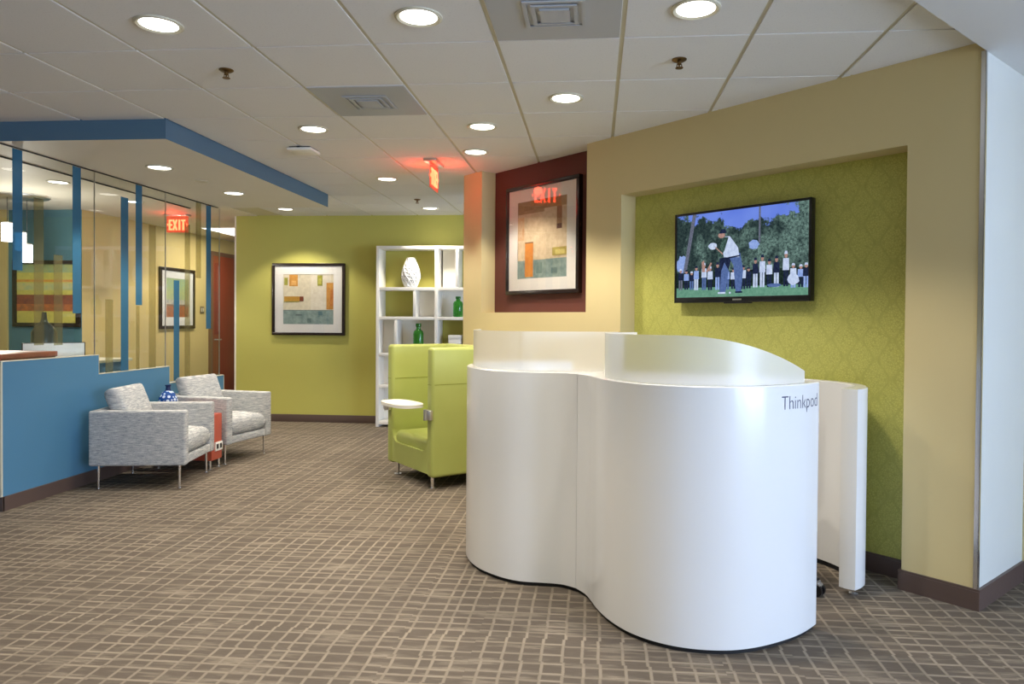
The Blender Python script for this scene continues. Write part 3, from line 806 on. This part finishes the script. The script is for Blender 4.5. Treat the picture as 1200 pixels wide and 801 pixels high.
rear = [(1.395, 3.82), (1.432, 3.93), (1.435, 4.05), (1.38, 4.20), (1.25, 4.37), (1.02, 4.56), (.7, 4.74), (.35, 4.85), (.05, 4.885), (-.195, 4.862)]
pod = thing('work_pod', 'large white curved privacy pod with a frosted upper screen, in front of the television', 'work pod', (PX, PY, 0))
cf = catmull(loc2(front)); c2 = catmull(loc2(front2)); cr = catmull(loc2(rear))
b = MB(); wall_strip(b, cf, 0, .075, .022, 1.117, bev=.004); b.build('shell_panel', M['white_gloss'], pod)
b = MB(); wall_strip(b, c2, 0, .075, .022, 1.117, bev=.004); b.build('shell_panel', M['white_gloss'], pod)
b = MB(); wall_strip(b, cr, 0, .06, .03, 1.052, bev=.004); b.build('side_wing', M['white_gloss'], pod)
b = MB(); wall_strip(b, cf, .014, .06, 0, .022); wall_strip(b, c2[:-6], .014, .06, 0, .022); wall_strip(b, cr[6:], .012, .05, 0, .03); b.build('shadow_gap_base', M['black_matte'], pod)  # black inset base, coloured to stand for the shadow gap under the shell
# frosted screens standing in the rim: two lobes, the right one passing in front of the left
la = offset(catmull(loc2(front[3:10])), .036)[::4]
la = la + loc2([(-.24, 3.765), (-.10, 3.800), (.02, 3.815), (.125, 3.81)])
la = catmull(la, 4)
rb0 = [p for p in offset(catmull(loc2(front2[5:-1])), .036) if p[0] + PX < .955]
ra0 = loc2([(.215, 3.80), (.125, 3.71), (.070, 3.59), (.050, 3.47), (.064, 3.36), (.105, 3.275)])
ra = catmull(ra0 + rb0[4::4], 4)
def ztop_r(t):
    x = ra[int(round(t * (len(ra) - 1)))][0] + PX; y = ra[int(round(t * (len(ra) - 1)))][1] + PY
    if x < .33 or y > 3.4: return 1.326
    return 1.326 - .160 * max(0, min(1.1, (x - .33) / .61)) ** 2.1
b = MB(); wall_strip(b, la, 0, .010, 1.105, 1.326); b.build('privacy_screen', M['acrylic'], pod)
b = MB(); wall_strip(b, ra, 0, .010, 1.105, ztop_r); b.build('privacy_screen', M['acrylic'], pod)
b = MB(); b.prism(loc2([(-.42, 3.74), (-.26, 3.722), (-.16, 3.712), (-.09, 3.675), (-.028, 3.60), (.002, 3.515), (.036, 3.40), (.085, 3.30), (.17, 3.26), (.13, 3.45), (.24, 3.80), (.03, 3.86), (-.2, 3.85), (-.42, 3.83)]), 1.085, 1.1164)
b.build('rim_cap', M['white_gloss'], pod)
# end post of the side wing and its levelling foot
L_, M_, R_ = (1.243, 3.740), (1.305, 3.690), (1.393, 3.80)
po = [L_, (L_[0] + .02, L_[1] - .024), M_, (1.345, 3.726), (1.380, 3.772), R_, (1.405, 3.84), (1.345, 3.86), (1.315, 3.83)]
b = MB(); b.prism([(x - PX, y - PY) for x, y in po], .05, 1.053); b.build('end_post', M['white_gloss'], pod)
b = MB(); b.lathe([(.022, 0), (.022, .008), (.008, .012), (.008, .052)], c=(1.327 - PX, 3.775 - PY, 0)); b.build('levelling_foot', M['chrome'], pod)
# lettering wrapped on the drum
cu = bpy.data.curves.new('lettering', 'FONT'); cu.body = 'Thinkpod'; cu.size = 1.0; cu.resolution_u = 4; cu.offset = -0.012
to = bpy.data.objects.new('lettering_source', cu); C.objects.link(to)
bpy.context.view_layer.update()
tme = bpy.data.meshes.new_from_object(to.evaluated_get(bpy.context.evaluated_depsgraph_get()))
bpy.data.objects.remove(to)
xsv = [v.co.x for v in tme.vertices]; x0t, x1t = min(xsv), max(xsv)
arc = [0.0]
for k in range(1, len(c2)): arc.append(arc[-1] + math.hypot(c2[k][0] - c2[k - 1][0], c2[k][1] - c2[k - 1][1]))
def at_arc(s):
    for k in range(1, len(c2)):
        if arc[k] >= s or k == len(c2) - 1:
            t = (s - arc[k - 1]) / (arc[k] - arc[k - 1]); a, c = c2[k - 1], c2[k]
            tx, ty = c[0] - a[0], c[1] - a[1]; Ln = math.hypot(tx, ty)
            return (a[0] + tx * t + ty / Ln * .0008, a[1] + ty * t - tx / Ln * .0008)
LW, LZ, LS = 0.275, 1.012, 0.086
s1 = arc[-1] - .026; s0_ = s1 - LW
for v in tme.vertices:
    s = s0_ + (v.co.x - x0t) / (x1t - x0t) * LW
    x, y = at_arc(s); z = LZ + v.co.y * LS
    v.co = (x, y, z)
tme.materials.clear(); tme.materials.append(plain('dark_blue_lettering', rgb(62, 66, 100), 0.5))
lo = bpy.data.objects.new('lettering', tme); C.objects.link(lo); lo.parent = pod; lo['label'] = 'dark blue grey lettering'

# office chair tucked inside the pod (one caster shows past the drum)
oc = thing('office_chair', 'black office chair inside the white pod, only one caster showing', 'chair', (0.93, 3.93, 0))
for k in range(5):
    a = math.radians(-42.6 + 72 * k); ca, sa = math.cos(a), math.sin(a)
    b = MB(); b.tube([(0, 0, .11), (.14 * ca, .14 * sa, .095), (.285 * ca, .285 * sa, .075)], .02, radii=[.026, .022, .016]); b.build('base_leg', M['black'], oc)
    b = MB(); px, py = .285 * ca, .285 * sa
    for sg in (-1, 1):
        qx, qy = px - sa * .016 * sg, py + ca * .016 * sg
        b.tube([(qx - sa * -.008, qy + ca * -.008, .030), (qx + sa * -.008, qy - ca * -.008, .030)], .03, n=20)
    w = b.build('caster', M['black'], oc)
    b = MB(); b.tube([(px, py, .034), (px, py, .078)], .013); b.tube([(px - sa * .02, py + ca * .02, .05), (px + sa * .02, py - ca * .02, .05)], .018, n=14); b.build('caster_hood', M['steel'], w)
b = MB(); b.tube([(0, 0, .1), (0, 0, .44)], .025); b.build('gas_lift', M['black'], oc)
b = MB(); b.box((-.2, -.2, .43), (.2, .2, .50), bev=.03, seg=4); b.build('seat', M['black_matte'], oc)
b = MB(); b.box((-.19, .17, .58), (.19, .22, 1.0), bev=.022, seg=4); b.tube([(0, .1, .44), (0, .24, .46), (0, .235, .8)], .018); b.build('backrest', M['black_matte'], oc)

# ------------------------------------------------------------------ lounge armchairs
def make_lounge(label, loc, rotz):
    t = thing('lounge_armchair', label, 'armchair', loc, rotz, 'grey tweed lounge armchairs')
    W, DP, A, Zb, Zt = .34, .3725, .085, .19, .632
    for s in (-1, 1):
        b = MB(); b.box((-DP, s * W, Zb), (DP, s * (W - A), Zt), bev=.018, seg=4); b.build('armrest', M['tweed'], t)
    b = MB(); b.box((-DP, -W + A - .005, Zb), (-DP + .09, W - A + .005, Zt), bev=.016, seg=4); b.build('back_panel', M['tweed'], t)
    b = MB(); b.box((-DP + .08, -W + A - .004, Zb + .003), (DP - .012, W - A + .004, .262), bev=.012, seg=3); b.build('seat_rail', M['tweed'], t)
    # seat cushion: square sides, soft crowned top; the back cushion the same, leaning
    n = 16; y0 = W - A - .004
    def cush(b, x0, x1, hy, z0, z1, puff):
        mp = lambda i: math.sin(PI / 2 * math.sin(PI / 2 * (i / n * 2 - 1)))
        g = [[None] * (n + 1) for _ in range(n + 1)]; g2_ = [[None] * (n + 1) for _ in range(n + 1)]
        zm, h = (z0 + z1) / 2, (z1 - z0) / 2
        for i in range(n + 1):
            for j in range(n + 1):
                fx, fy = mp(i), mp(j)
                k = max(0, (1 - abs(fx) ** 16)) ** .42 * max(0, (1 - abs(fy) ** 16)) ** .42
                k2 = (1 - fx * fx * .8) * (1 - fy * fy * .8)
                x = (x0 + x1) / 2 + (x1 - x0) / 2 * fx; y = fy * hy
                rim = i in (0, n) or j in (0, n)
                g[i][j] = b.bm.verts.new((x, y, zm if rim else zm + h * k + puff * k2 * k))
                g2_[i][j] = g[i][j] if rim else b.bm.verts.new((x, y, zm - h * k))
        for i in range(n):
            for j in range(n):
                f = b.bm.faces.new((g[i][j], g[i + 1][j], g[i + 1][j + 1], g[i][j + 1])); f.smooth = True
                q = []
                for v in (g2_[i][j], g2_[i][j + 1], g2_[i + 1][j + 1], g2_[i + 1][j]):
                    if v not in q: q.append(v)
                try:
                    f = b.bm.faces.new(q); f.smooth = True
                except ValueError: pass
    b = MB(); cush(b, -DP + .10, DP - .008, y0, .262, .425, .030); b.build('seat_cushion', M['tweed'], t)
    b = MB(); cush(b, -.20, .20, y0 - .006, -.066, .066, .004)
    Rm = Matrix.Translation((-.190, 0, .610)) @ Matrix.Rotation(math.radians(-111), 4, 'Y')
    for v in b.bm.verts: v.co = Rm @ v.co
    b.build('back_cushion', M['tweed'], t)
    for sx in (-1, 1):
        for sy in (-1, 1):
            b = MB(); x, y = sx * (DP - .06), sy * (W - .045)
            b.tube([(x, y, .0), (x, y, .006), (x, y, .0061), (x, y, Zb + .004)], .01, radii=[.016, .016, .010, .011], n=14); b.build('leg', M['chrome'], t)
    return t
ch = make_lounge('grey tweed armchair with chrome legs in front of the tall blue wall, nearer one', (-3.700, 5.775, 0), math.radians(10))
dup(ch, (-3.712, 6.815, 0), math.radians(-10), 'grey tweed armchair farther back, next to the olive wall')

# orange side table
t = thing('side_table', 'small orange red cabinet table squeezed between the two grey armchairs', 'side table', (-3.72, 6.297, 0))
b = MB(); b.box((-.28, -.09, .085), (.28, .09, .500), bev=.005); b.build('cabinet', M['orange'], t)
for x in (-.235, .255):
    for y in (-.075, .075):
        b = MB(); b.tube([(x, y, 0), (x, y, .006), (x, y, .0061), (x, y, .088)], .012, radii=[.019, .019, .013, .013], n=14); b.build('leg', M['chrome'], t)
# white outlet box clipped on the front of the table
b = MB(); b.box((.28, -.045, .165), (.296, .075, .245), bev=.004); ob = b.build('outlet_plate', M['white'], t); ob['label'] = 'white outlet plate with two black sockets'
for y in (-.015, .042):
    b = MB(); b.box((.2955, y - .017, .185), (.2985, y + .017, .228), bev=.001); b.build('socket', M['black'], ob)
t = thing('vase', 'round blue vase with pale dots standing on the orange side table', 'vase', (-3.93, 6.33, .5))
b = MB(); b.lathe([(.042, 0), (.062, .02), (.083, .07), (.086, .105), (.076, .145), (.052, .185), (.028, .205)], n=36, cap1=False); b.build('body', M['vase_blue'], t)
b = MB(); b.lathe([(.028, .203), (.021, .215), (.019, .240), (.029, .256), (.024, .256), (.014, .235)], n=28, cap0=False); b.build('neck', plain('dark_blue_glaze', rgb(24, 44, 90), .12), t)

# ------------------------------------------------------------------ lime high-back armchair
ax, ay = -1.289, 5.650
fwd = Vector((-.761, -.649, 0)); side = Vector((.649, -.761, 0))   # forward, and the sitter's left seen from the front-right
W = .866
# origin at mid front; local x = side (to image right), local y = backwards (into the wall)
gc = thing('high_back_armchair', 'lime green leather high-back lounge chair with a white tablet arm, beside the white bookcase', 'armchair',
           (ax - side.x * W / 2, ay - side.y * W / 2, 0), math.atan2(side.y, side.x))
dp = .66; H0, H1 = .105, 1.155; th = .10; hw = W / 2
b = MB()
b.box((hw - th, .0, H0), (hw, dp, H1), bev=.028, seg=4); b.build('side_wing', M['leather'], gc)
b = MB(); b.box((-hw, .0, H0), (-hw + th, dp, H1), bev=.028, seg=4); b.build('side_wing', M['leather'], gc)
b = MB(); b.box((-hw + th - .03, dp - .12, H0), (hw - th + .03, dp, H1), bev=.028, seg=4); b.build('backrest', M['leather'], gc)
# front rail with rounded inner corners (a U)
b = MB()
r = .10; x0 = hw - th + .03; xi = hw - th
pl = [(-x0, H0 + .02), (x0, H0 + .02), (x0, .30 + r)]
pl += [(xi - r + r * math.cos(a), .30 + r - r * math.sin(a)) for a in [k * PI / 2 / 8 for k in range(9)]]
pl += [(-xi + r - r * math.sin(a), .30 + r - r * math.cos(a)) for a in [k * PI / 2 / 8 for k in range(9)]]
pl += [(-x0, .30 + r)]
b.prism(pl, .008, .10, axis='y'); b.bevel_all(.006, 2); b.build('front_rail', M['leather'], gc)
b = MB(); b.box((-xi + .004, .03, .26), (xi - .004, dp - .13, .40), bev=.045, seg=5); b.build('seat_cushion', M['leather'], gc)
b = MB()
for sx in (-1, 1):
    xo = sx * (hw + .0008); b.box((xo - .0012, .02, .853), (xo + .0012, dp - .02, .857)); xn = sx * (hw - th - .0006); b.box((xn - .0012, .03, .853), (xn + .0012, dp - .12, .857))
    xm = sx * (hw - th / 2); b.box((xm - th / 2 + .02, -.001, .853), (xm + th / 2 - .02, .002, .857))
b.build('seam', plain('lime_stitching', rgb(128, 136, 44), .6), gc)
for sx in (-1, 1):
    for y in (.06, dp - .06):
        b = MB(); x = sx * .33
        b.tube([(x, y, 0), (x, y, .008), (x, y, .0081), (x, y, .11)], .015, radii=[.034, .034, .015, .015], n=18); b.build('leg', M['chrome'], gc)
# steel clamps on both wings, tablet on the far one
for sx in (-1, 1):
    b = MB(); xc = sx * (hw - .04)
    b.box((xc - .06, -.030, .575), (xc + .055, -.001, .655), bev=.006, seg=2)
    b.tube([(xc - .012 * sx, -.034, .572), (xc - .012 * sx, -.034, .658)], .016, n=16)
    b.build('bracket', M['steel'], gc)
tb = MB()
poly = []
ctr = (.075, -.095); ra, rb_ = .25, .130
for k in range(40):
    a = 2 * PI * k / 40
    cx_ = math.copysign(abs(math.cos(a)) ** .75, math.cos(a)); sy_ = math.copysign(abs(math.sin(a)) ** .75, math.sin(a))
    poly.append((ctr[0] + ra * cx_, ctr[1] + rb_ * sy_))
tb.prism(poly, .664, .690, smooth_side=True); tb.bevel_all(.008, 3)
tb.build('tablet', M['white'], gc)
b = MB(); b.tube([(-hw + .052, -.034, .65), (-hw + .052, -.05, .664), (-.18, -.08, .664)], .012, n=10); b.build('tablet_arm', M['steel'], gc)

# ------------------------------------------------------------------ bookcase
bk = thing('bookcase', 'tall white open bookcase with uneven compartments against the olive wall', 'bookcase', (-2.0, 9.105, 0))
FX = -.145; BX = .145                       # local y of front and back
x0, x1 = -.780, .780; s_ = .04
def part_box(name, a, c, mat=None, bev=.002):
    b = MB(); b.box(a, c, bev=bev); return b.build(name, mat or M['white'], bk)
part_box('side_panel', (x0, FX, 0), (x0 + s_, BX, 2.308)); part_box('side_panel', (x1 - s_, FX, 0), (x1, BX, 2.308))
part_box('top_panel', (x0 + s_, FX, 2.268), (x1 - s_, BX, 2.308)); part_box('bottom_panel', (x0 + s_, FX, .03), (x1 - s_, BX, .075))
part_box('center_divider', (-.022, FX, .075), (.022, BX, 2.268))
zs = [1.763, 1.389, .925, .518]
for z in zs:
    part_box('shelf', (x0 + s_, FX + .004, z - .02), (-.022, BX, z + .02)); part_box('shelf', (.022, FX + .004, z - .02), (x1 - s_, BX, z + .02))
def upright(x, zl, zh): part_box('upright', (x - .018, FX + .006, zl + .02), (x + .018, BX, zh - .02), bev=.001)
upright(.262, 1.763, 2.288); upright(-.283, 1.389, 1.763); upright(-.525, .925, 1.389); upright(-.40, .518, .925); upright(.40, .925, 1.389); upright(.30, .518, .925); upright(-.2, .055, .518)
for (a, c, zl, zh, dpt) in [(.04, .244, 1.783, 2.268, .05), (-.265, -.022, 1.409, 1.743, .05), (-.74, -.543, .945, 1.369, .05), (-.507, -.022, .945, 1.369, .12), (.022, .74, 1.409, 1.743, .12),
                            (-.74, -.418, .538, .905, .08), (-.74, -.218, .075, .498, .10), (.022, .38, .538, .905, .1)]:
    part_box('back_panel', (a, dpt, zl), (c, dpt + .015, zh), bev=0)
# contents
t = thing('vase', 'white faceted egg-shaped vase on the top left shelf of the bookcase', 'vase', (-2.36, 9.08, 1.783))
b = MB(); nk = 12
prof = [(.070, 0), (.098, .045), (.118, .095), (.126, .145), (.122, .195), (.108, .245), (.090, .295), (.070, .340), (.054, .372)]
rows = []
for i, (r, z) in enumerate(prof):
    rows.append([])
    for k in range(nk):
        a = 2 * PI * (k + .5 * (i % 2)) / nk
        rr = r * (1.10 if i in (0, 8) else 1.0)
        rows[-1].append(b.bm.verts.new((rr * math.cos(a), rr * math.sin(a), z)))
for i in range(len(rows) - 1):
    for k in range(nk):
        if i % 2 == 0: q = [(rows[i][k], rows[i][(k + 1) % nk], rows[i + 1][k]), (rows[i][(k + 1) % nk], rows[i + 1][(k + 1) % nk], rows[i + 1][k])]
        else: q = [(rows[i][k], rows[i + 1][(k + 1) % nk], rows[i + 1][k]), (rows[i][k], rows[i][(k + 1) % nk], rows[i + 1][(k + 1) % nk])]
        for tri in q: b.bm.faces.new(tri)
b.bm.faces.new(rows[0][::-1])
# press a dimple into every second diamond
for f in [f for f in b.bm.faces if len(f.verts) == 3 and 0 < f.calc_center_median().z < .36]:
    c_ = f.calc_center_median()
    nv = bmesh.ops.poke(b.bm, faces=[f])['verts'][0]
    nv.co.x *= .88; nv.co.y *= .88
b.build('body', plain('white_faceted_ceramic', rgb(240, 240, 236), .15), t)
b = MB(); b.lathe([(.052, .370), (.050, .385), (.038, .385), (.036, .36)], n=24, cap0=False); b.build('rim', M['white'], t)
def bottle(label, loc, s):
    t = thing('glass_bottle', label, 'bottle', loc, 0, 'green glass bottles in the bookcase'); w_ = .066 / .058 / s if s > 1.3 else 1.0
    b = MB(); b.lathe([(.052 * s * w_, 0), (.058 * s * w_, .01 * s), (.058 * s * w_, .155 * s), (.05 * s * w_, .178 * s), (.026 * s * w_, .192 * s), (.024 * s * w_, .215 * s)], n=28, cap1=False); b.build('body', M['green_glass'], t)
    b = MB(); b.lathe([(.030 * s * w_, .213 * s), (.032 * s * w_, .222 * s), (.030 * s * w_, .240 * s), (.02 * s * w_, .240 * s), (.018 * s * w_, .21 * s)], n=24, cap0=False); b.build('lip', M['green_glass'], t)
    return t
bottle('green glass bottle on the third shelf, left of the bookcase divider', (-2.245, 9.03, .945), 1.58)
bottle('green glass bottle on the second shelf, right of the bookcase divider', (-1.735, 9.04, 1.409), 1.09)
t = thing('gift_box', 'small white box on the right side of the third bookcase shelf', 'box', (-1.77, 9.06, .945))
b = MB(); b.box((-.08, -.06, 0), (.08, .06, .185), bev=.003); b.box((-.02, -.0608, .10), (.05, -.059, .125), 1); b.build('body', [M['white'], M['black']], t)
b = MB(); b.box((-.083, -.063, .185), (.083, .063, .235), bev=.003); b.build('lid', M['white'], t)

# ------------------------------------------------------------------ behind the glass
# reception counter with wooden top
t = thing('reception_counter', 'reception counter with a cherry wood top behind the glass', 'counter', (-4.75, 5.0, 0))
b = MB(); b.box((-.45, -.9, 0), (.42, .42, 1.05)); b.build('body', M['blue'], t)
b = MB(); b.box((-.46, -.95, 1.062), (.44, .44, 1.105), bev=.006); b.box((-.46, -.92, 1.05), (.43, .425, 1.062)); b.build('countertop', M['wood'], t)
t = thing('reception_desk', 'lower pale topped desk beside the reception counter behind the glass', 'desk', (-4.75, 5.0, 0))
b = MB(); b.box((-.45, .446, 0), (.42, 1.35, .975)); b.build('body', M['blue'], t)
b = MB(); b.box((-.46, .446, .975), (.44, 1.38, 1.0), bev=.004); b.build('desktop', M['grid'], t)
t = thing('desk_sign', 'white tilted sign board with dark edge on the desk behind the glass', 'sign', (-4.50, 5.64, 1.0), math.radians(48))
b = MB(); b.box((-.225, .0, .0), (.225, .012, .165), bev=.002); b.build('frame', M['black'], t)
b = MB(); b.box((-.217, -.003, .004), (.217, .0, .158)); b.build('face', M['white'], t)
t = thing('vase', 'dark glass vase with a narrow neck behind the white desk sign', 'vase', (-4.90, 6.02, 1.0))
b = MB(); b.lathe([(.07, 0), (.098, .05), (.10, .14), (.098, .24), (.07, .29), (.035, .325), (.024, .35), (.018, .42)], n=28, cap1=False); b.build('body', M['dark_glass'], t)
# pendants
t = thing('pendant_light', 'pendant cluster of three glowing glass cylinders under an oval canopy behind the glass', 'pendant light', (-6.45, 7.6, CZ))
def on_plane_y(u, v, Y):
    d = W2C.transposed() @ Vector(((u - CX) / F_, (v - CY) / F_, 1.0)); k = Y / d.y
    return d.x * k, d.z * k + HC
b = MB(); b.lathe([(.27, 0), (.27, -.015), (.24, -.03)], n=36, cap0=False); b.build('canopy', M['steel'], t)
for (u, v, dy) in [(8.5, 272, -.10), (24, 283, 0.05), (31.5, 297, .12)]:
    Y = 7.6 + dy; X, Z = on_plane_y(u, v, Y)
    lx, ly, lz = X + 6.45, dy, Z - CZ
    b = MB(); b.tube([(lx, ly, -.02), (lx, ly, lz + .115)], .004, n=6); c = b.build('cord', M['black'], t)
    b = MB(); b.lathe([(.055, -.10), (.055, .10)], c=(lx, ly, lz), n=24); b.build('glass_shade', M['pendant'], t)
    b = MB(); b.lathe([(.057, .10), (.05, .115), (.012, .12)], c=(lx, ly, lz), n=20); b.build('cap', M['steel'], t)
l = bpy.data.lights.new('pendant_lamp', 'POINT'); l.energy = 35; l.color = (1, .93, .82); l.shadow_soft_size = .1
o = bpy.data.objects.new('pendant_lamp', l); C.objects.link(o); o.location = (-6.2, 7.2, 2.0)
# corridor door
t = thing('door', 'cherry brown corridor door behind the end of the glass', 'door', (XT, 12.12, 0), PI / 2); t.name = 'door_1'
del t['label'], t['category']; t['kind'] = 'structure'
b = MB(); b.box((-.44, -.045, 0), (.44, -.002, 2.43), bev=.003); b.build('door_leaf', M['door'], t)
b = MB()
for a, c in (((-.50, 0), (-.44, 2.50)), ((.44, 0), (.50, 2.50)), ((-.44, 2.43), (.44, 2.50))): b.box((a[0], -.05, a[1]), (c[0], 0, c[1]))
b.build('door_frame', plain('brown_door_frame', rgb(110, 80, 62), .4), t)
b = MB(); b.tube([(-.38, -.045, 1.0), (-.38, -.10, 1.0), (-.27, -.105, 1.0)], .011); b.lathe([(.028, 0), (.028, .01)], c=(-.38, -.055, .995)); b.build('door_handle', M['steel'], t)
t = thing('light_switch', 'small wall switch plate left of the brown corridor door', 'switch', (XT, 11.42, 1.50), PI / 2)
b = MB(); b.box((-.06, -.008, -.06), (.06, 0, .06), bev=.003); b.build('plate', plain('bronze_plate', rgb(120, 104, 76), .4), t)
for x in (-.025, .025):
    b = MB(); b.box((x - .012, -.014, -.03), (x + .012, -.008, .03), bev=.002); b.build('rocker', M['grid'], t)

# ------------------------------------------------------------------ daylight and world
w = bpy.data.worlds.new('world'); bpy.context.scene.world = w; w.use_nodes = True
nt = w.node_tree; nt.nodes.clear()
bg = nt.nodes.new('ShaderNodeBackground'); wo = nt.nodes.new('ShaderNodeOutputWorld')
bg.inputs[0].default_value = (0.62, 0.78, 1.0, 1); bg.inputs[1].default_value = 2.5
nt.links.new(bg.outputs[0], wo.inputs[0])
for k, y in enumerate((-2.82, -.72, 1.42, 3.5)):
    l = bpy.data.lights.new('window_daylight', 'AREA'); l.shape = 'RECTANGLE'; l.size = 2.1; l.size_y = 1.85; l.energy = 275; l.color = (0.56, 0.68, 1.0)
    o = bpy.data.objects.new('window_daylight', l); C.objects.link(o)
    o.location = (wx + .2, y, 1.42); o.rotation_euler = (0, PI / 2, 0)

sc = bpy.context.scene
sc.view_settings.view_transform = 'Standard'; sc.view_settings.look = 'None'
sc.view_settings.exposure = 0.12; sc.view_settings.gamma = 1.0; sc.view_settings.use_curve_mapping = False
sc.cycles.use_denoising = True
sc.cycles.max_bounces = 12; sc.cycles.diffuse_bounces = 6; sc.cycles.glossy_bounces = 5; sc.cycles.transmission_bounces = 8; sc.cycles.transparent_max_bounces = 24
sc.cycles.sample_clamp_indirect = 6.0
sc.cycles.caustics_reflective = False; sc.cycles.caustics_refractive = False
